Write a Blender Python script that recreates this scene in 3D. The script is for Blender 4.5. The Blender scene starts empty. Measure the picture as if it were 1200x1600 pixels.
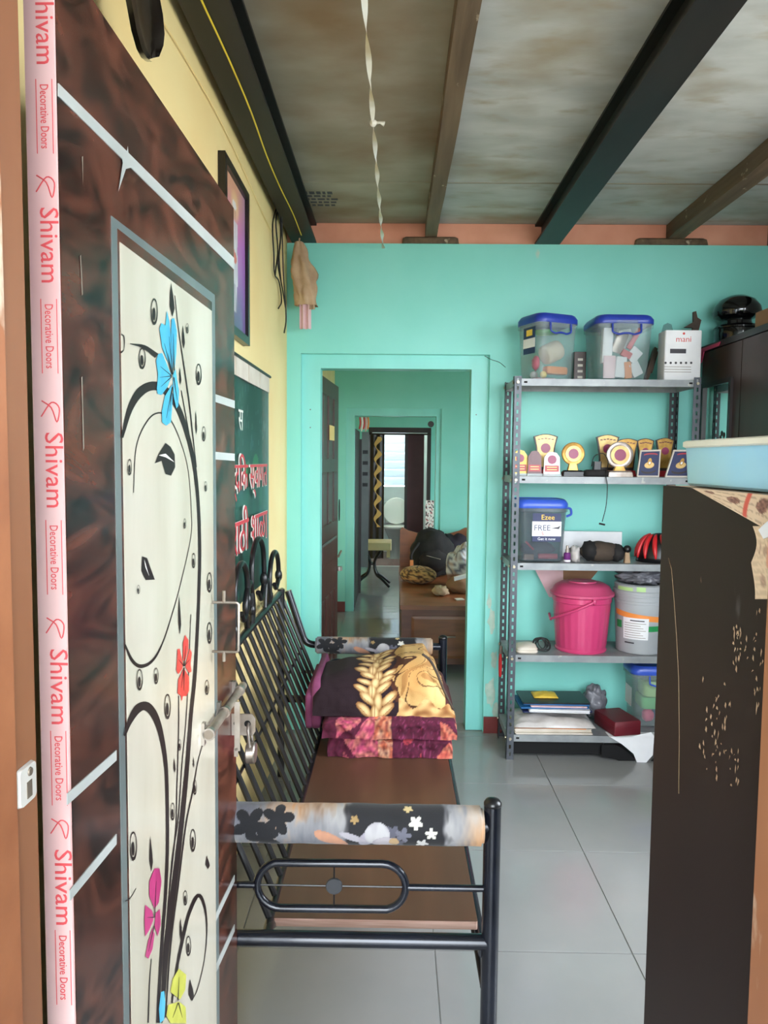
import bpy, math, random
from mathutils import Vector, Matrix, noise

random.seed(7)
SC = bpy.context.scene
COL = SC.collection

# ------------------------------------------------------------------ camera
CAMPOS = Vector((0.0, 0.0, 1.5))
FPX = 1155.0
PITCH, YAW, ROLL = math.radians(4.06), math.radians(0.74), math.radians(0.55)
CROT = (Matrix.Rotation(YAW, 3, 'Z') @ Matrix.Rotation(math.pi / 2 - PITCH, 3, 'X') @ Matrix.Rotation(ROLL, 3, 'Z'))
cam_data = bpy.data.cameras.new('camera')
cam_data.sensor_fit = 'VERTICAL'
cam_data.sensor_height = 36.0
cam_data.lens = 36.0 * FPX / 1600.0
cam_data.clip_start = 0.02
cam = bpy.data.objects.new('camera', cam_data)
cam.matrix_world = Matrix.Translation(CAMPOS) @ CROT.to_4x4()
COL.objects.link(cam)
SC.camera = cam

# ------------------------------------------------------------------ world, sun, exposure
W = bpy.data.worlds.new('world')
SC.world = W
W.use_nodes = True
bg = W.node_tree.nodes['Background']
bg.inputs[0].default_value = (0.86, 0.93, 1.0, 1)
bg.inputs[1].default_value = 4.5
SC.view_settings.view_transform = 'Standard'
SC.view_settings.look = 'None'
SC.view_settings.exposure = 2.17
SC.view_settings.gamma = 1.0
SC.view_settings.use_curve_mapping = False
SC.cycles.max_bounces = 14
SC.cycles.diffuse_bounces = 8
SC.cycles.glossy_bounces = 4
SC.cycles.transparent_max_bounces = 16
SC.cycles.sample_clamp_indirect = 8.0
SC.cycles.use_denoising = True

def portal(name, loc, rot, sx, sy):
    l = bpy.data.lights.new(name, 'AREA'); l.shape = 'RECTANGLE'; l.size = sx; l.size_y = sy
    l.cycles.is_portal = True
    o = bpy.data.objects.new(name, l); o.location = loc; o.rotation_euler = rot
    COL.objects.link(o)
portal('doorway_sky_portal', (0.0, 0.60, 1.05), (math.pi / 2, 0, 0), 0.78, 2.1)      # faces +Y
portal('added_front_window_portal', (1.37, 0.58, 1.65), (math.pi / 2, 0, 0), 1.14, 1.7)  # sky sampling for the added front window
portal('added_side_window_portal', (2.19, 1.85, 1.7), (0, math.pi / 2, 0), 1.6, 1.2)  # sky sampling for the added side window
portal('room_two_sky_portal', (2.39, 5.7, 1.5), (0, math.pi / 2, 0), 1.1, 1.0)       # faces -X; added window opening of room two
portal('room_three_sky_portal', (2.39, 8.8, 1.5), (0, math.pi / 2, 0), 1.0, 1.0)  # added window opening of room three
portal('bath_sky_portal', (0.0, 12.12, 1.65), (-math.pi / 2, 0, 0), 0.7, 1.0)        # faces -Y

# ------------------------------------------------------------------ helpers
def at(px, py, X=None, Y=None, Z=None):
    d = CROT @ Vector(((px - 600.0) / FPX, (800.0 - py) / FPX, -1.0))
    if Y is not None: t = (Y - CAMPOS.y) / d.y
    elif X is not None: t = (X - CAMPOS.x) / d.x
    else: t = (Z - CAMPOS.z) / d.z
    return CAMPOS + d * t

def lin(c):
    c = c / 255.0
    return c / 12.92 if c <= 0.04045 else ((c + 0.055) / 1.055) ** 2.4
def L3(c): return (lin(c[0]), lin(c[1]), lin(c[2]), 1.0)

MT = {}
def mat(name, rgb, rough=0.5, metal=0.0, rgb2=None, vs=6.0, stretch=(1, 1, 1), bump=0.0, bs=80.0,
        coat=0.0, detail=5.0, lo=0.35, hi=0.7, dist=0.0, spec=0.5, trans=0.0, emis=None, spots=None, soft=.05):
    """node material: two colours mixed by noise, optional spots (rgb, scale, threshold), optional transparency"""
    m = bpy.data.materials.new(name); m.use_nodes = True
    nt = m.node_tree; N = nt.nodes; K = nt.links
    b = N['Principled BSDF']
    b.inputs['Roughness'].default_value = rough
    b.inputs['Metallic'].default_value = metal
    b.inputs['Specular IOR Level'].default_value = spec
    b.inputs['Coat Weight'].default_value = coat
    b.inputs['Coat Roughness'].default_value = 0.08
    b.inputs['Base Color'].default_value = L3(rgb)
    tc = N.new('ShaderNodeTexCoord'); mp = N.new('ShaderNodeMapping')
    mp.inputs['Scale'].default_value = stretch
    K.new(tc.outputs['Object'], mp.inputs['Vector'])
    out = None
    if rgb2 is not None:
        n = N.new('ShaderNodeTexNoise'); n.inputs['Scale'].default_value = vs
        n.inputs['Detail'].default_value = detail; n.inputs['Distortion'].default_value = dist
        r = N.new('ShaderNodeValToRGB')
        r.color_ramp.elements[0].position = lo; r.color_ramp.elements[0].color = L3(rgb)
        r.color_ramp.elements[1].position = hi; r.color_ramp.elements[1].color = L3(rgb2)
        K.new(mp.outputs['Vector'], n.inputs['Vector']); K.new(n.outputs['Fac'], r.inputs['Fac'])
        out = r.outputs['Color']
    if spots:
        for (srgb, sc, th, st) in spots:
            mp2 = N.new('ShaderNodeMapping'); mp2.inputs['Scale'].default_value = st
            K.new(tc.outputs['Object'], mp2.inputs['Vector'])
            n2 = N.new('ShaderNodeTexNoise'); n2.inputs['Scale'].default_value = sc; n2.inputs['Detail'].default_value = 6
            K.new(mp2.outputs['Vector'], n2.inputs['Vector'])
            r2 = N.new('ShaderNodeValToRGB')
            r2.color_ramp.elements[0].position = th; r2.color_ramp.elements[0].color = (0, 0, 0, 1)
            r2.color_ramp.elements[1].position = min(1, th + soft); r2.color_ramp.elements[1].color = (1, 1, 1, 1)
            K.new(n2.outputs['Fac'], r2.inputs['Fac'])
            mx = N.new('ShaderNodeMix'); mx.data_type = 'RGBA'
            K.new(r2.outputs['Color'], mx.inputs['Factor'])
            if out is None: mx.inputs['A'].default_value = L3(rgb)
            else: K.new(out, mx.inputs['A'])
            mx.inputs['B'].default_value = L3(srgb)
            out = mx.outputs['Result']
    if out is not None: K.new(out, b.inputs['Base Color'])
    if bump > 0:
        nb = N.new('ShaderNodeTexNoise'); nb.inputs['Scale'].default_value = bs; nb.inputs['Detail'].default_value = 4
        K.new(mp.outputs['Vector'], nb.inputs['Vector'])
        bp = N.new('ShaderNodeBump'); bp.inputs['Strength'].default_value = bump; bp.inputs['Distance'].default_value = 0.004
        K.new(nb.outputs['Fac'], bp.inputs['Height']); K.new(bp.outputs['Normal'], b.inputs['Normal'])
    if emis:
        b.inputs['Emission Color'].default_value = L3(emis[0]); b.inputs['Emission Strength'].default_value = emis[1]
    if trans > 0:
        tr = N.new('ShaderNodeBsdfTransparent'); tr.inputs[0].default_value = (0.93, 0.95, 0.95, 1)
        ms = N.new('ShaderNodeMixShader'); ms.inputs[0].default_value = trans
        K.new(b.outputs[0], ms.inputs[1]); K.new(tr.outputs[0], ms.inputs[2])
        K.new(ms.outputs[0], N['Material Output'].inputs['Surface'])
    MT[name] = m
    return m

def paintmat(name, rough=0.6, coat=0.0, metal=0.0, bump=0.0, bs=200.0, fuzz=0.0):
    """colours come from the printed pattern stored on the mesh"""
    m = mat(name, (200, 200, 200), rough=rough, coat=coat, metal=metal, bump=bump, bs=bs)
    nt = m.node_tree
    a = nt.nodes.new('ShaderNodeAttribute'); a.attribute_name = 'Col'
    nt.links.new(a.outputs['Color'], nt.nodes['Principled BSDF'].inputs['Base Color'])
    if fuzz:
        nt.nodes['Principled BSDF'].inputs['Sheen Weight'].default_value = fuzz
    return m

class MB:
    def __init__(s):
        s.v = []; s.f = []; s.c = {}
    def add(s, vs, fs, cols=None):
        o = len(s.v)
        s.v += [Vector(p) for p in vs]
        s.f += [tuple(i + o for i in f) for f in fs]
        if cols:
            for i, c in enumerate(cols): s.c[o + i] = c
        return s
    def box(s, a, b, c=None):
        (x0, y0, z0), (x1, y1, z1) = a, b
        vs = [(x0, y0, z0), (x1, y0, z0), (x1, y1, z0), (x0, y1, z0), (x0, y0, z1), (x1, y0, z1), (x1, y1, z1), (x0, y1, z1)]
        fs = [(0, 3, 2, 1), (4, 5, 6, 7), (0, 1, 5, 4), (1, 2, 6, 5), (2, 3, 7, 6), (3, 0, 4, 7)]
        return s.add(vs, fs, [c] * 8 if c else None)
    def obox(s, p, ax, ay, az):
        """box with centre p and three half-axis vectors"""
        p, ax, ay, az = Vector(p), Vector(ax), Vector(ay), Vector(az)
        vs = [p + sx * ax + sy * ay + sz * az for sz in (-1, 1) for (sx, sy) in ((-1, -1), (1, -1), (1, 1), (-1, 1))]
        fs = [(0, 3, 2, 1), (4, 5, 6, 7), (0, 1, 5, 4), (1, 2, 6, 5), (2, 3, 7, 6), (3, 0, 4, 7)]
        return s.add(vs, fs)
    def tube(s, pts, r, n=10, closed=False, cap=True):
        pts = [Vector(p) for p in pts]; k = len(pts)
        rs = r if isinstance(r, (list, tuple)) else [r] * k
        up = None; rings = []
        for i, p in enumerate(pts):
            if closed: t = pts[(i + 1) % k] - pts[(i - 1) % k]
            elif i == 0: t = pts[1] - p
            elif i == k - 1: t = p - pts[i - 1]
            else: t = (pts[i + 1] - p).normalized() + (p - pts[i - 1]).normalized()
            t.normalize()
            if up is None:
                up = Vector((0, 0, 1)) if abs(t.z) < 0.9 else Vector((1, 0, 0))
            a = t.cross(up)
            if a.length < 1e-5: a = t.cross(Vector((0, 1, 0)))
            a.normalize(); up = a.cross(t).normalized(); 
            rings.append([p + (a * math.cos(q) + up * math.sin(q)) * rs[i] for q in [2 * math.pi * j / n for j in range(n)]])
        vs = [q for ring in rings for q in ring]; fs = []
        m = k if closed else k - 1
        for i in range(m):
            for j in range(n):
                a0 = i * n + j; a1 = i * n + (j + 1) % n; b0 = ((i + 1) % k) * n + j; b1 = ((i + 1) % k) * n + (j + 1) % n
                fs.append((a0, a1, b1, b0))
        if cap and not closed:
            fs.append(tuple(reversed(range(n)))); fs.append(tuple((k - 1) * n + j for j in range(n)))
        return s.add(vs, fs)
    def lathe(s, prof, n=28, c=(0, 0, 0), axis='Z', cap=True):
        """prof: list of (radius, height)"""
        c = Vector(c); vs = []; fs = []
        for (r, h) in prof:
            for j in range(n):
                q = 2 * math.pi * j / n
                if axis == 'Z': p = Vector((r * math.cos(q), r * math.sin(q), h))
                elif axis == 'Y': p = Vector((r * math.cos(q), h, r * math.sin(q)))
                else: p = Vector((h, r * math.cos(q), r * math.sin(q)))
                vs.append(c + p)
        for i in range(len(prof) - 1):
            for j in range(n):
                fs.append((i * n + j, i * n + (j + 1) % n, (i + 1) * n + (j + 1) % n, (i + 1) * n + j))
        if cap:
            fs.append(tuple(reversed(range(n)))); k = len(prof) - 1
            fs.append(tuple(k * n + j for j in range(n)))
        return s.add(vs, fs)
    def rr(s, secs, seg=4, c=(0, 0, 0), cap=True, rz=0.0):
        """loft of rounded rectangles: (z, width, depth, corner radius[, dx, dy])"""
        c = Vector(c); vs = []; fs = []; n = 4 * (seg + 1)
        cr, sr = math.cos(rz), math.sin(rz)
        for sec in secs:
            z, w, d, r = sec[:4]; dx, dy = (sec[4], sec[5]) if len(sec) > 4 else (0, 0)
            r = min(r, w / 2 - 1e-4, d / 2 - 1e-4)
            for (sx, sy, a0) in ((1, 1, 0), (-1, 1, 90), (-1, -1, 180), (1, -1, 270)):
                for j in range(seg + 1):
                    a = math.radians(a0 + 90.0 * j / seg)
                    x = sx * (w / 2 - r) + r * math.cos(a) + dx; y = sy * (d / 2 - r) + r * math.sin(a) + dy
                    vs.append(c + Vector((x * cr - y * sr, x * sr + y * cr, z)))
        for i in range(len(secs) - 1):
            for j in range(n):
                fs.append((i * n + j, i * n + (j + 1) % n, (i + 1) * n + (j + 1) % n, (i + 1) * n + j))
        if cap:
            fs.append(tuple(reversed(range(n)))); k = len(secs) - 1
            fs.append(tuple(k * n + j for j in range(n)))
        return s.add(vs, fs)
    def grid(s, fn, nu, nv, col=None, closeu=False):
        vs = []; cs = []; fs = []
        for i in range(nu + 1):
            for j in range(nv + 1):
                u, v = i / nu, j / nv
                vs.append(fn(u, v))
                if col: cs.append(col(u, v))
        for i in range(nu):
            for j in range(nv):
                a = i * (nv + 1) + j
                fs.append((a, a + nv + 1, a + nv + 2, a + 1))
        return s.add(vs, fs, cs if col else None)
    def prism(s, poly, ext):
        """polygon (list of 3d points) extruded by the vector ext"""
        poly = [Vector(p) for p in poly]; ext = Vector(ext); n = len(poly)
        vs = poly + [p + ext for p in poly]
        fs = [tuple(reversed(range(n))), tuple(range(n, 2 * n))] + [(i, (i + 1) % n, n + (i + 1) % n, n + i) for i in range(n)]
        return s.add(vs, fs)
    def blob(s, c, r, n=12, m=8, amp=0.0, fr=3.0, seed=0.0, flat=None, col=None):
        """lumpy ellipsoid; flat = lowest z"""
        c = Vector(c); vs = []; cs = []; fs = []
        for i in range(m + 1):
            th = math.pi * i / m
            for j in range(n):
                ph = 2 * math.pi * j / n
                d = Vector((math.sin(th) * math.cos(ph), math.sin(th) * math.sin(ph), math.cos(th)))
                k = 1 + amp * noise.noise(d * fr + Vector((seed, seed * 1.7, 3.1)))
                p = c + Vector((d.x * r[0] * k, d.y * r[1] * k, d.z * r[2] * k))
                if flat is not None and p.z < flat: p.z = flat
                vs.append(p)
                if col: cs.append(col(d, ph, th))
        for i in range(m):
            for j in range(n):
                fs.append((i * n + j, (i + 1) * n + j, (i + 1) * n + (j + 1) % n, i * n + (j + 1) % n))
        return s.add(vs, fs, cs if col else None)
    def xf(s, M):
        s.v = [M @ p for p in s.v]; return s

ROOTM = {}
def link_mesh(name, mb, m, verts, smooth=None):
    me = bpy.data.meshes.new(name)
    me.from_pydata([tuple(p) for p in verts], [], mb.f)
    if mb.c:
        ca = me.color_attributes.new('Col', 'FLOAT_COLOR', 'POINT')
        for i in range(len(verts)):
            c = mb.c.get(i, (200, 200, 200)); ca.data[i].color = L3(c) if len(c) == 3 else c
    me.update()
    if smooth:
        for p in me.polygons: p.use_smooth = True
        if smooth is not True:
            me.set_sharp_from_angle(angle=math.radians(smooth))
    me.materials.append(MT[m] if isinstance(m, str) else m)
    o = bpy.data.objects.new(name, me)
    COL.objects.link(o)
    return o

def thing(name, label, cat, loc=(0, 0, 0), rz=0.0, group=None, kind=None):
    o = bpy.data.objects.new(name, None); o.empty_display_size = 0.1
    COL.objects.link(o)
    o.location = loc; o.rotation_euler = (0, 0, rz)
    ROOTM[o] = Matrix.Translation(Vector(loc)) @ Matrix.Rotation(rz, 4, 'Z')
    tag(o, label, cat, group, kind)
    return o
def tag(o, label=None, cat=None, group=None, kind=None):
    if label: o['label'] = label
    if cat: o['category'] = cat
    if group: o['group'] = group
    if kind: o['kind'] = kind
    return o
def part(name, mb, m, parent, smooth=35, world=True, label=None, kind=None):
    """mesh part; verts in world coordinates unless world=False"""
    M = ROOTM[parent]
    vs = [M.inverted() @ p for p in mb.v] if world else mb.v
    o = link_mesh(name, mb, m, vs, smooth)
    o.parent = parent; ROOTM[o] = M
    if label: o['label'] = label
    if kind: o['kind'] = kind
    return o
def one(name, label, cat, mb, m, smooth=35, group=None, kind=None):
    """a thing that is one mesh; origin moved to the middle of its base"""
    xs = [p.x for p in mb.v]; ys = [p.y for p in mb.v]; zs = [p.z for p in mb.v]
    b = Vector(((min(xs) + max(xs)) / 2, (min(ys) + max(ys)) / 2, min(zs)))
    o = link_mesh(name, mb, m, [p - b for p in mb.v], smooth)
    o.location = b; ROOTM[o] = Matrix.Translation(b)
    return tag(o, label, cat, group, kind)
def struct(name, mb, m, label=None, smooth=None):
    o = one(name, label, None, mb, m, smooth, None, 'structure')
    return o

def text(name, s, m, parent, org, ux, uy, size, ext=0.0003, align='CENTER', sx=1.0, label=None):
    """flat lettering: org = middle of the baseline, ux/uy = reading and up directions"""
    cu = bpy.data.curves.new(name, 'FONT'); cu.body = s; cu.size = size; cu.align_x = align
    cu.resolution_u = 2; cu.extrude = ext
    t = bpy.data.objects.new(name, cu); COL.objects.link(t)
    dg = bpy.context.evaluated_depsgraph_get()
    me = bpy.data.meshes.new_from_object(t.evaluated_get(dg))
    bpy.data.objects.remove(t); bpy.data.curves.remove(cu)
    ux, uy = Vector(ux).normalized(), Vector(uy).normalized(); uz = ux.cross(uy)
    mb = MB(); org = Vector(org)
    mb.add([org + ux * (v.co.x * sx) + uy * v.co.y + uz * v.co.z for v in me.vertices], [tuple(p.vertices) for p in me.polygons])
    bpy.data.meshes.remove(me)
    if not mb.v: return None
    return part(name, mb, m, parent, None, True, label)

def roundpath(pts, r=0.04, n=5):
    """polyline with its inner corners rounded"""
    pts = [Vector(p) for p in pts]; out = [pts[0]]
    for i in range(1, len(pts) - 1):
        a, b, c = pts[i - 1], pts[i], pts[i + 1]
        k = min(r, (a - b).length * 0.49, (c - b).length * 0.49)
        p0 = b + (a - b).normalized() * k; p1 = b + (c - b).normalized() * k
        for j in range(n + 1):
            t = j / n
            out.append(p0 * (1 - t) ** 2 + b * 2 * t * (1 - t) + p1 * t * t)
    out.append(pts[-1]); return out
def smoothpath(pts, n=6):
    """Catmull-Rom through the points"""
    pts = [Vector(p) for p in pts]; out = []
    P = [pts[0] * 2 - pts[1]] + pts + [pts[-1] * 2 - pts[-2]]
    for i in range(1, len(P) - 2):
        for j in range(n):
            t = j / n
            out.append(0.5 * ((2 * P[i]) + (P[i + 1] - P[i - 1]) * t + (2 * P[i - 1] - 5 * P[i] + 4 * P[i + 1] - P[i + 2]) * t * t
                              + (3 * P[i] - P[i - 1] - 3 * P[i + 1] + P[i + 2]) * t ** 3))
    out.append(pts[-1]); return out
def mixc(a, b, t):
    t = max(0.0, min(1.0, t)); return tuple(a[i] + (b[i] - a[i]) * t for i in range(3))
def nz(x, y, z=0.0): return noise.noise(Vector((x, y, z)))
def ell(x, y, cx, cy, rx, ry, ang=0.0):
    """<1 inside the rotated ellipse"""
    c, s_ = math.cos(ang), math.sin(ang); dx, dy = x - cx, y - cy
    a, b = (dx * c + dy * s_) / rx, (-dx * s_ + dy * c) / ry
    return a * a + b * b

# ------------------------------------------------------------------ materials
mat('teal', (130, 211, 198), 0.45, rgb2=(140, 216, 205), vs=2.2, bump=0.06, bs=26, spec=0.35)
mat('teal_worn', (130, 211, 198), 0.45, rgb2=(140, 216, 205), vs=2.0, bump=0.08, bs=26,
    spots=[((186, 206, 190), 9, 0.74, (1, 1, .5))], spec=0.35)
mat('teal_frame', (136, 218, 210), 0.35, rgb2=(126, 206, 196), vs=5, stretch=(1, 1, .3))
mat('yellow', (242, 221, 160), 0.55, rgb2=(236, 206, 142), vs=1.6, bump=0.05, bs=30, spec=0.3)
mat('white_wall', (205, 212, 214), 0.5, rgb2=(188, 196, 200), vs=2)
mat('peach', (222, 160, 134), 0.7, rgb2=(196, 130, 104), vs=3)
mat('grout', (150, 152, 148), 0.8)
mat('tile', (146, 146, 144), 0.13, rgb2=(136, 137, 136), vs=2.2, bump=0.01, bs=5)
mat('plinth_red', (120, 44, 40), 0.4, rgb2=(100, 36, 32), vs=8)
mat('ceiling_board', (186, 187, 182), 0.75, rgb2=(160, 161, 155), vs=3.0, stretch=(1, 2.5, 1), bump=0.05, bs=14,
    spots=[((142, 128, 104), 1.7, 0.50, (1, 1.6, 1)), ((152, 138, 114), 5.0, 0.56, (1, 2.2, 1))], soft=.22)
mat('ceiling_stained', (160, 152, 136), 0.75, rgb2=(132, 124, 106), vs=2.2, stretch=(1, 2.0, 1), bump=0.05, bs=14,
    spots=[((122, 100, 74), 1.8, 0.46, (1, 1.4, 1))], soft=.24)
mat('roof', (120, 120, 116), 0.9)
mat('black_paint', (18, 18, 20), 0.32, rgb2=(34, 34, 38), vs=6, bump=0.05, bs=30)
mat('beam_black', (13, 12, 12), 0.5, rgb2=(30, 25, 21), vs=5, stretch=(1, .3, 1), bump=0.1, bs=24)
mat('beam_wood', (112, 92, 70), 0.75, rgb2=(76, 60, 44), vs=7, stretch=(3, .25, 3), bump=0.25, bs=30,
    spots=[((176, 160, 136), 16, 0.66, (1, .6, 1))])
mat('ground', (168, 162, 150), 0.9, rgb2=(140, 134, 124), vs=3)
mat('jamb', (150, 98, 66), 0.4, rgb2=(132, 82, 54), vs=5, stretch=(1, 1, .25),
    spots=[((206, 186, 164), 9, 0.63, (1, 1, .45))])
mat('jamb_rough', (176, 112, 72), 0.6, rgb2=(150, 90, 56), vs=9, bump=0.2, bs=30,
    spots=[((216, 196, 172), 10, 0.64, (1, 1, .5))])
mat('door_wood', (30, 17, 15), 0.24, rgb2=(104, 58, 44), vs=2.2, stretch=(1.4, 1.4, 3.2), dist=3.2, detail=7, lo=.36, hi=.70, coat=0.08, spec=.4)
mat('door_edge_pink', (232, 196, 192), 0.5, rgb2=(222, 172, 170), vs=5, stretch=(1, 1, .4),
    spots=[((150, 92, 62), 12, 0.68, (1, 1, .3)), ((236, 206, 140), 4, 0.68, (1, 1, .3))])
mat('pink_ink', (222, 82, 86), 0.6)
mat('door_panel', (204, 197, 180), 0.2, rgb2=(186, 178, 158), vs=2.4, stretch=(1, 2, .5), coat=0.12, lo=.4, hi=.66)
mat('print_black', (34, 25, 25), 0.4, spec=.3)
mat('print_blue', (82, 182, 212), 0.3, rgb2=(54, 150, 190), vs=30, stretch=(1, 1, .2))
mat('print_red', (226, 76, 66), 0.3, rgb2=(196, 50, 50), vs=30, stretch=(1, 1, .2))
mat('print_magenta', (190, 62, 120), 0.3, rgb2=(160, 44, 100), vs=30, stretch=(1, 1, .2))
mat('print_lime', (202, 202, 84), 0.3, rgb2=(180, 180, 66), vs=30)
mat('print_white', (240, 238, 228), 0.3)
mat('strip_metal', (196, 200, 196), 0.3, rgb2=(170, 176, 172), vs=5)
mat('strip_grey', (96, 108, 108), 0.3, rgb2=(116, 126, 124), vs=4)
mat('steel', (176, 168, 160), 0.32, 0.85, rgb2=(140, 128, 116), vs=14)
mat('steel_old', (150, 138, 124), 0.45, 0.5, rgb2=(112, 98, 84), vs=20)
mat('white_paint_metal', (226, 222, 214), 0.4, rgb2=(200, 196, 190), vs=10)
mat('brown_door', (72, 42, 36), 0.35, rgb2=(54, 30, 26), vs=5, stretch=(2, 2, .3))
mat('dark_brown', (44, 28, 24), 0.4, rgb2=(30, 20, 18), vs=5, stretch=(2, 2, .3))
mat('wire_black', (20, 20, 20), 0.5)
mat('wire_yellow', (224, 200, 60), 0.5)
mat('strap_white', (226, 226, 220), 0.45, rgb2=(206, 196, 170), vs=6)
mat('frame_black', (26, 22, 22), 0.3)
mat('frame_brown', (60, 40, 32), 0.4)
paintmat('print', 0.35, coat=0.15)
paintmat('print_matt', 0.75)
paintmat('fabric_print', 0.85, bump=0.25, bs=500, fuzz=0.1)
paintmat('plush', 0.95, bump=0.3, bs=300)
mat('fan_black', (14, 14, 15), 0.12, coat=0.5)
mat('plywood_top', (92, 64, 48), 0.38, rgb2=(74, 50, 38), vs=3, stretch=(3, .4, 1), bump=0.03, bs=40,
    spots=[((62, 42, 32), 3.2, 0.66, (1, 1, 1))])
mat('ply_edge', (196, 162, 146), 0.7, rgb2=(160, 122, 106), vs=20, stretch=(.3, 1, 8))
mat('sofa_tube', (30, 34, 44), 0.24, rgb2=(16, 18, 24), vs=9, metal=0.3, spots=[((140, 136, 132), 26, 0.745, (1, 1, 1))], coat=0.2)
mat('sofa_black', (15, 15, 18), 0.3, rgb2=(30, 29, 30), vs=8)
mat('teal_strip', (130, 216, 220), 0.5)
mat('magenta_cloth', (122, 56, 92), 0.85, rgb2=(100, 40, 72), vs=9, bump=0.2, bs=300)
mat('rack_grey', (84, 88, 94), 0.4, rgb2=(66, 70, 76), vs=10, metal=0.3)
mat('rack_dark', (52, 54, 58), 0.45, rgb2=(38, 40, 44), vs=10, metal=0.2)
mat('shelf_grey', (150, 154, 154), 0.4, rgb2=(128, 132, 134), vs=14, metal=0.2, spots=[((172, 170, 164), 24, 0.66, (1, 1, 1))])
mat('bolt_metal', (176, 166, 140), 0.4, 0.7)
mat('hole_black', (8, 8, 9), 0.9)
mat('clear_plastic', (190, 200, 200), 0.12, trans=0.86, spec=0.6)
mat('smoky_plastic', (110, 118, 126), 0.14, trans=0.70, spec=0.6)
mat('blue_lid', (40, 62, 160), 0.32, rgb2=(34, 52, 140), vs=5)
mat('blue_lid_light', (58, 92, 196), 0.32, rgb2=(50, 80, 180), vs=5)
mat('cream_cloth', (226, 212, 190), 0.85, rgb2=(206, 190, 166), vs=8, bump=0.2, bs=120)
mat('white_paper', (236, 236, 236), 0.7, rgb2=(220, 220, 222), vs=6)
mat('off_paper', (218, 210, 196), 0.7, rgb2=(198, 188, 172), vs=8)
mat('pink_paper', (226, 192, 196), 0.7, rgb2=(208, 168, 168), vs=7)
mat('poly_bag', (206, 200, 196), 0.25, rgb2=(180, 172, 166), vs=10, bump=0.5, bs=40)
mat('grey_bag', (120, 120, 126), 0.3, rgb2=(90, 90, 96), vs=10, bump=0.5, bs=40)
mat('green_item', (110, 190, 116), 0.7, rgb2=(90, 170, 100), vs=8)
mat('yellow_item', (226, 190, 70), 0.6)
mat('orange_item', (224, 140, 80), 0.6)
mat('red_item', (196, 50, 56), 0.5)
mat('red_bright', (206, 40, 44), 0.35)
mat('pink_item', (214, 70, 110), 0.5)
mat('navy', (30, 40, 84), 0.5)
mat('dark_jacket', (34, 24, 40), 0.8, rgb2=(22, 18, 26), vs=6)
mat('blue_file', (34, 96, 150), 0.45)
mat('black_cloth', (22, 21, 22), 0.85, rgb2=(40, 37, 36), vs=12, bump=0.3, bs=90)
mat('brown_cloth', (80, 66, 54), 0.85, rgb2=(52, 44, 38), vs=9, bump=0.3, bs=90)
mat('black_plastic', (16, 16, 18), 0.35)
mat('gold', (196, 152, 74), 0.3, 0.5, rgb2=(150, 108, 48), vs=30)
mat('gold_pale', (212, 180, 116), 0.35, 0.3, rgb2=(190, 152, 88), vs=24)
mat('trophy_silver', (176, 164, 156), 0.25, 0.4, rgb2=(140, 126, 112), vs=26)
mat('trophy_red', (172, 36, 44), 0.35)
mat('trophy_maroon', (92, 26, 34), 0.3)
mat('trophy_disc', (146, 40, 84), 0.35)
mat('acrylic', (216, 226, 224), 0.08, trans=0.6)
mat('pink_plastic', (202, 66, 114), 0.3, rgb2=(196, 60, 108), vs=4)
mat('pink_lid', (198, 76, 116), 0.32, rgb2=(188, 68, 106), vs=4)
mat('bucket_grey', (172, 176, 178), 0.35, rgb2=(156, 160, 162), vs=5)
mat('bucket_label_orange', (238, 146, 70), 0.4)
mat('bucket_label_green', (40, 140, 78), 0.4)
mat('lime_label', (178, 214, 140), 0.4)
mat('ink_dark', (56, 54, 60), 0.6)
mat('ink_red', (206, 70, 64), 0.6)
mat('maroon_box', (112, 24, 36), 0.5, rgb2=(94, 18, 30), vs=6)
mat('wardrobe', (62, 38, 28), 0.35, rgb2=(48, 29, 22), vs=4, stretch=(2, 2, .3))
mat('wardrobe_edge', (30, 20, 18), 0.35)
mat('mirror', (222, 232, 230), 0.03, 1.0)
mat('pot_black', (12, 12, 13), 0.1, coat=0.4)
mat('cardboard', (150, 112, 82), 0.8, rgb2=(134, 98, 70), vs=6)
mat('cabinet_panel', (42, 32, 31), 0.5, spec=.2, rgb2=(34, 26, 25), vs=2.5, stretch=(1, 1, .4),
    spots=[((168, 138, 112), 30, 0.735, (1, 1, .34)), ((96, 92, 92), 6, 0.72, (1, 1, .4))])
mat('scratch', (128, 106, 78), 0.6)
mat('tray_blue', (150, 206, 232), 0.35, rgb2=(168, 214, 222), vs=5)
mat('tray_rim', (226, 222, 204), 0.4)
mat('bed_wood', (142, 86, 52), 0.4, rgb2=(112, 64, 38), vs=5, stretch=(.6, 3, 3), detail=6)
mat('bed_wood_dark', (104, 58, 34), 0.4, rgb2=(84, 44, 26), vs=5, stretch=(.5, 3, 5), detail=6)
mat('ceramic', (236, 236, 230), 0.15)
mat('ceramic_grey', (176, 178, 178), 0.25)
mat('beige_top', (222, 200, 150), 0.5, rgb2=(206, 182, 130), vs=8)
mat('maroon_panel', (92, 44, 56), 0.5, rgb2=(76, 34, 46), vs=4)
mat('gold_print', (206, 164, 92), 0.5)
mat('louvre', (206, 220, 236), 0.3, trans=0.12)
mat('bath_tile_dark', (90, 58, 54), 0.25, rgb2=(70, 44, 42), vs=5)
mat('poster_red', (206, 52, 66), 0.4)
mat('poster_white', (232, 226, 216), 0.4)
mat('label_yellow', (240, 196, 60), 0.4)
mat('purple', (104, 40, 110), 0.3)
mat('note_yellow', (222, 196, 120), 0.7)
mat('jute', (190, 164, 132), 0.9, rgb2=(160, 130, 102), vs=10, bump=0.4, bs=60)
mat('flake', (186, 204, 188), .8, rgb2=(150, 190, 172), vs=30)
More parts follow.
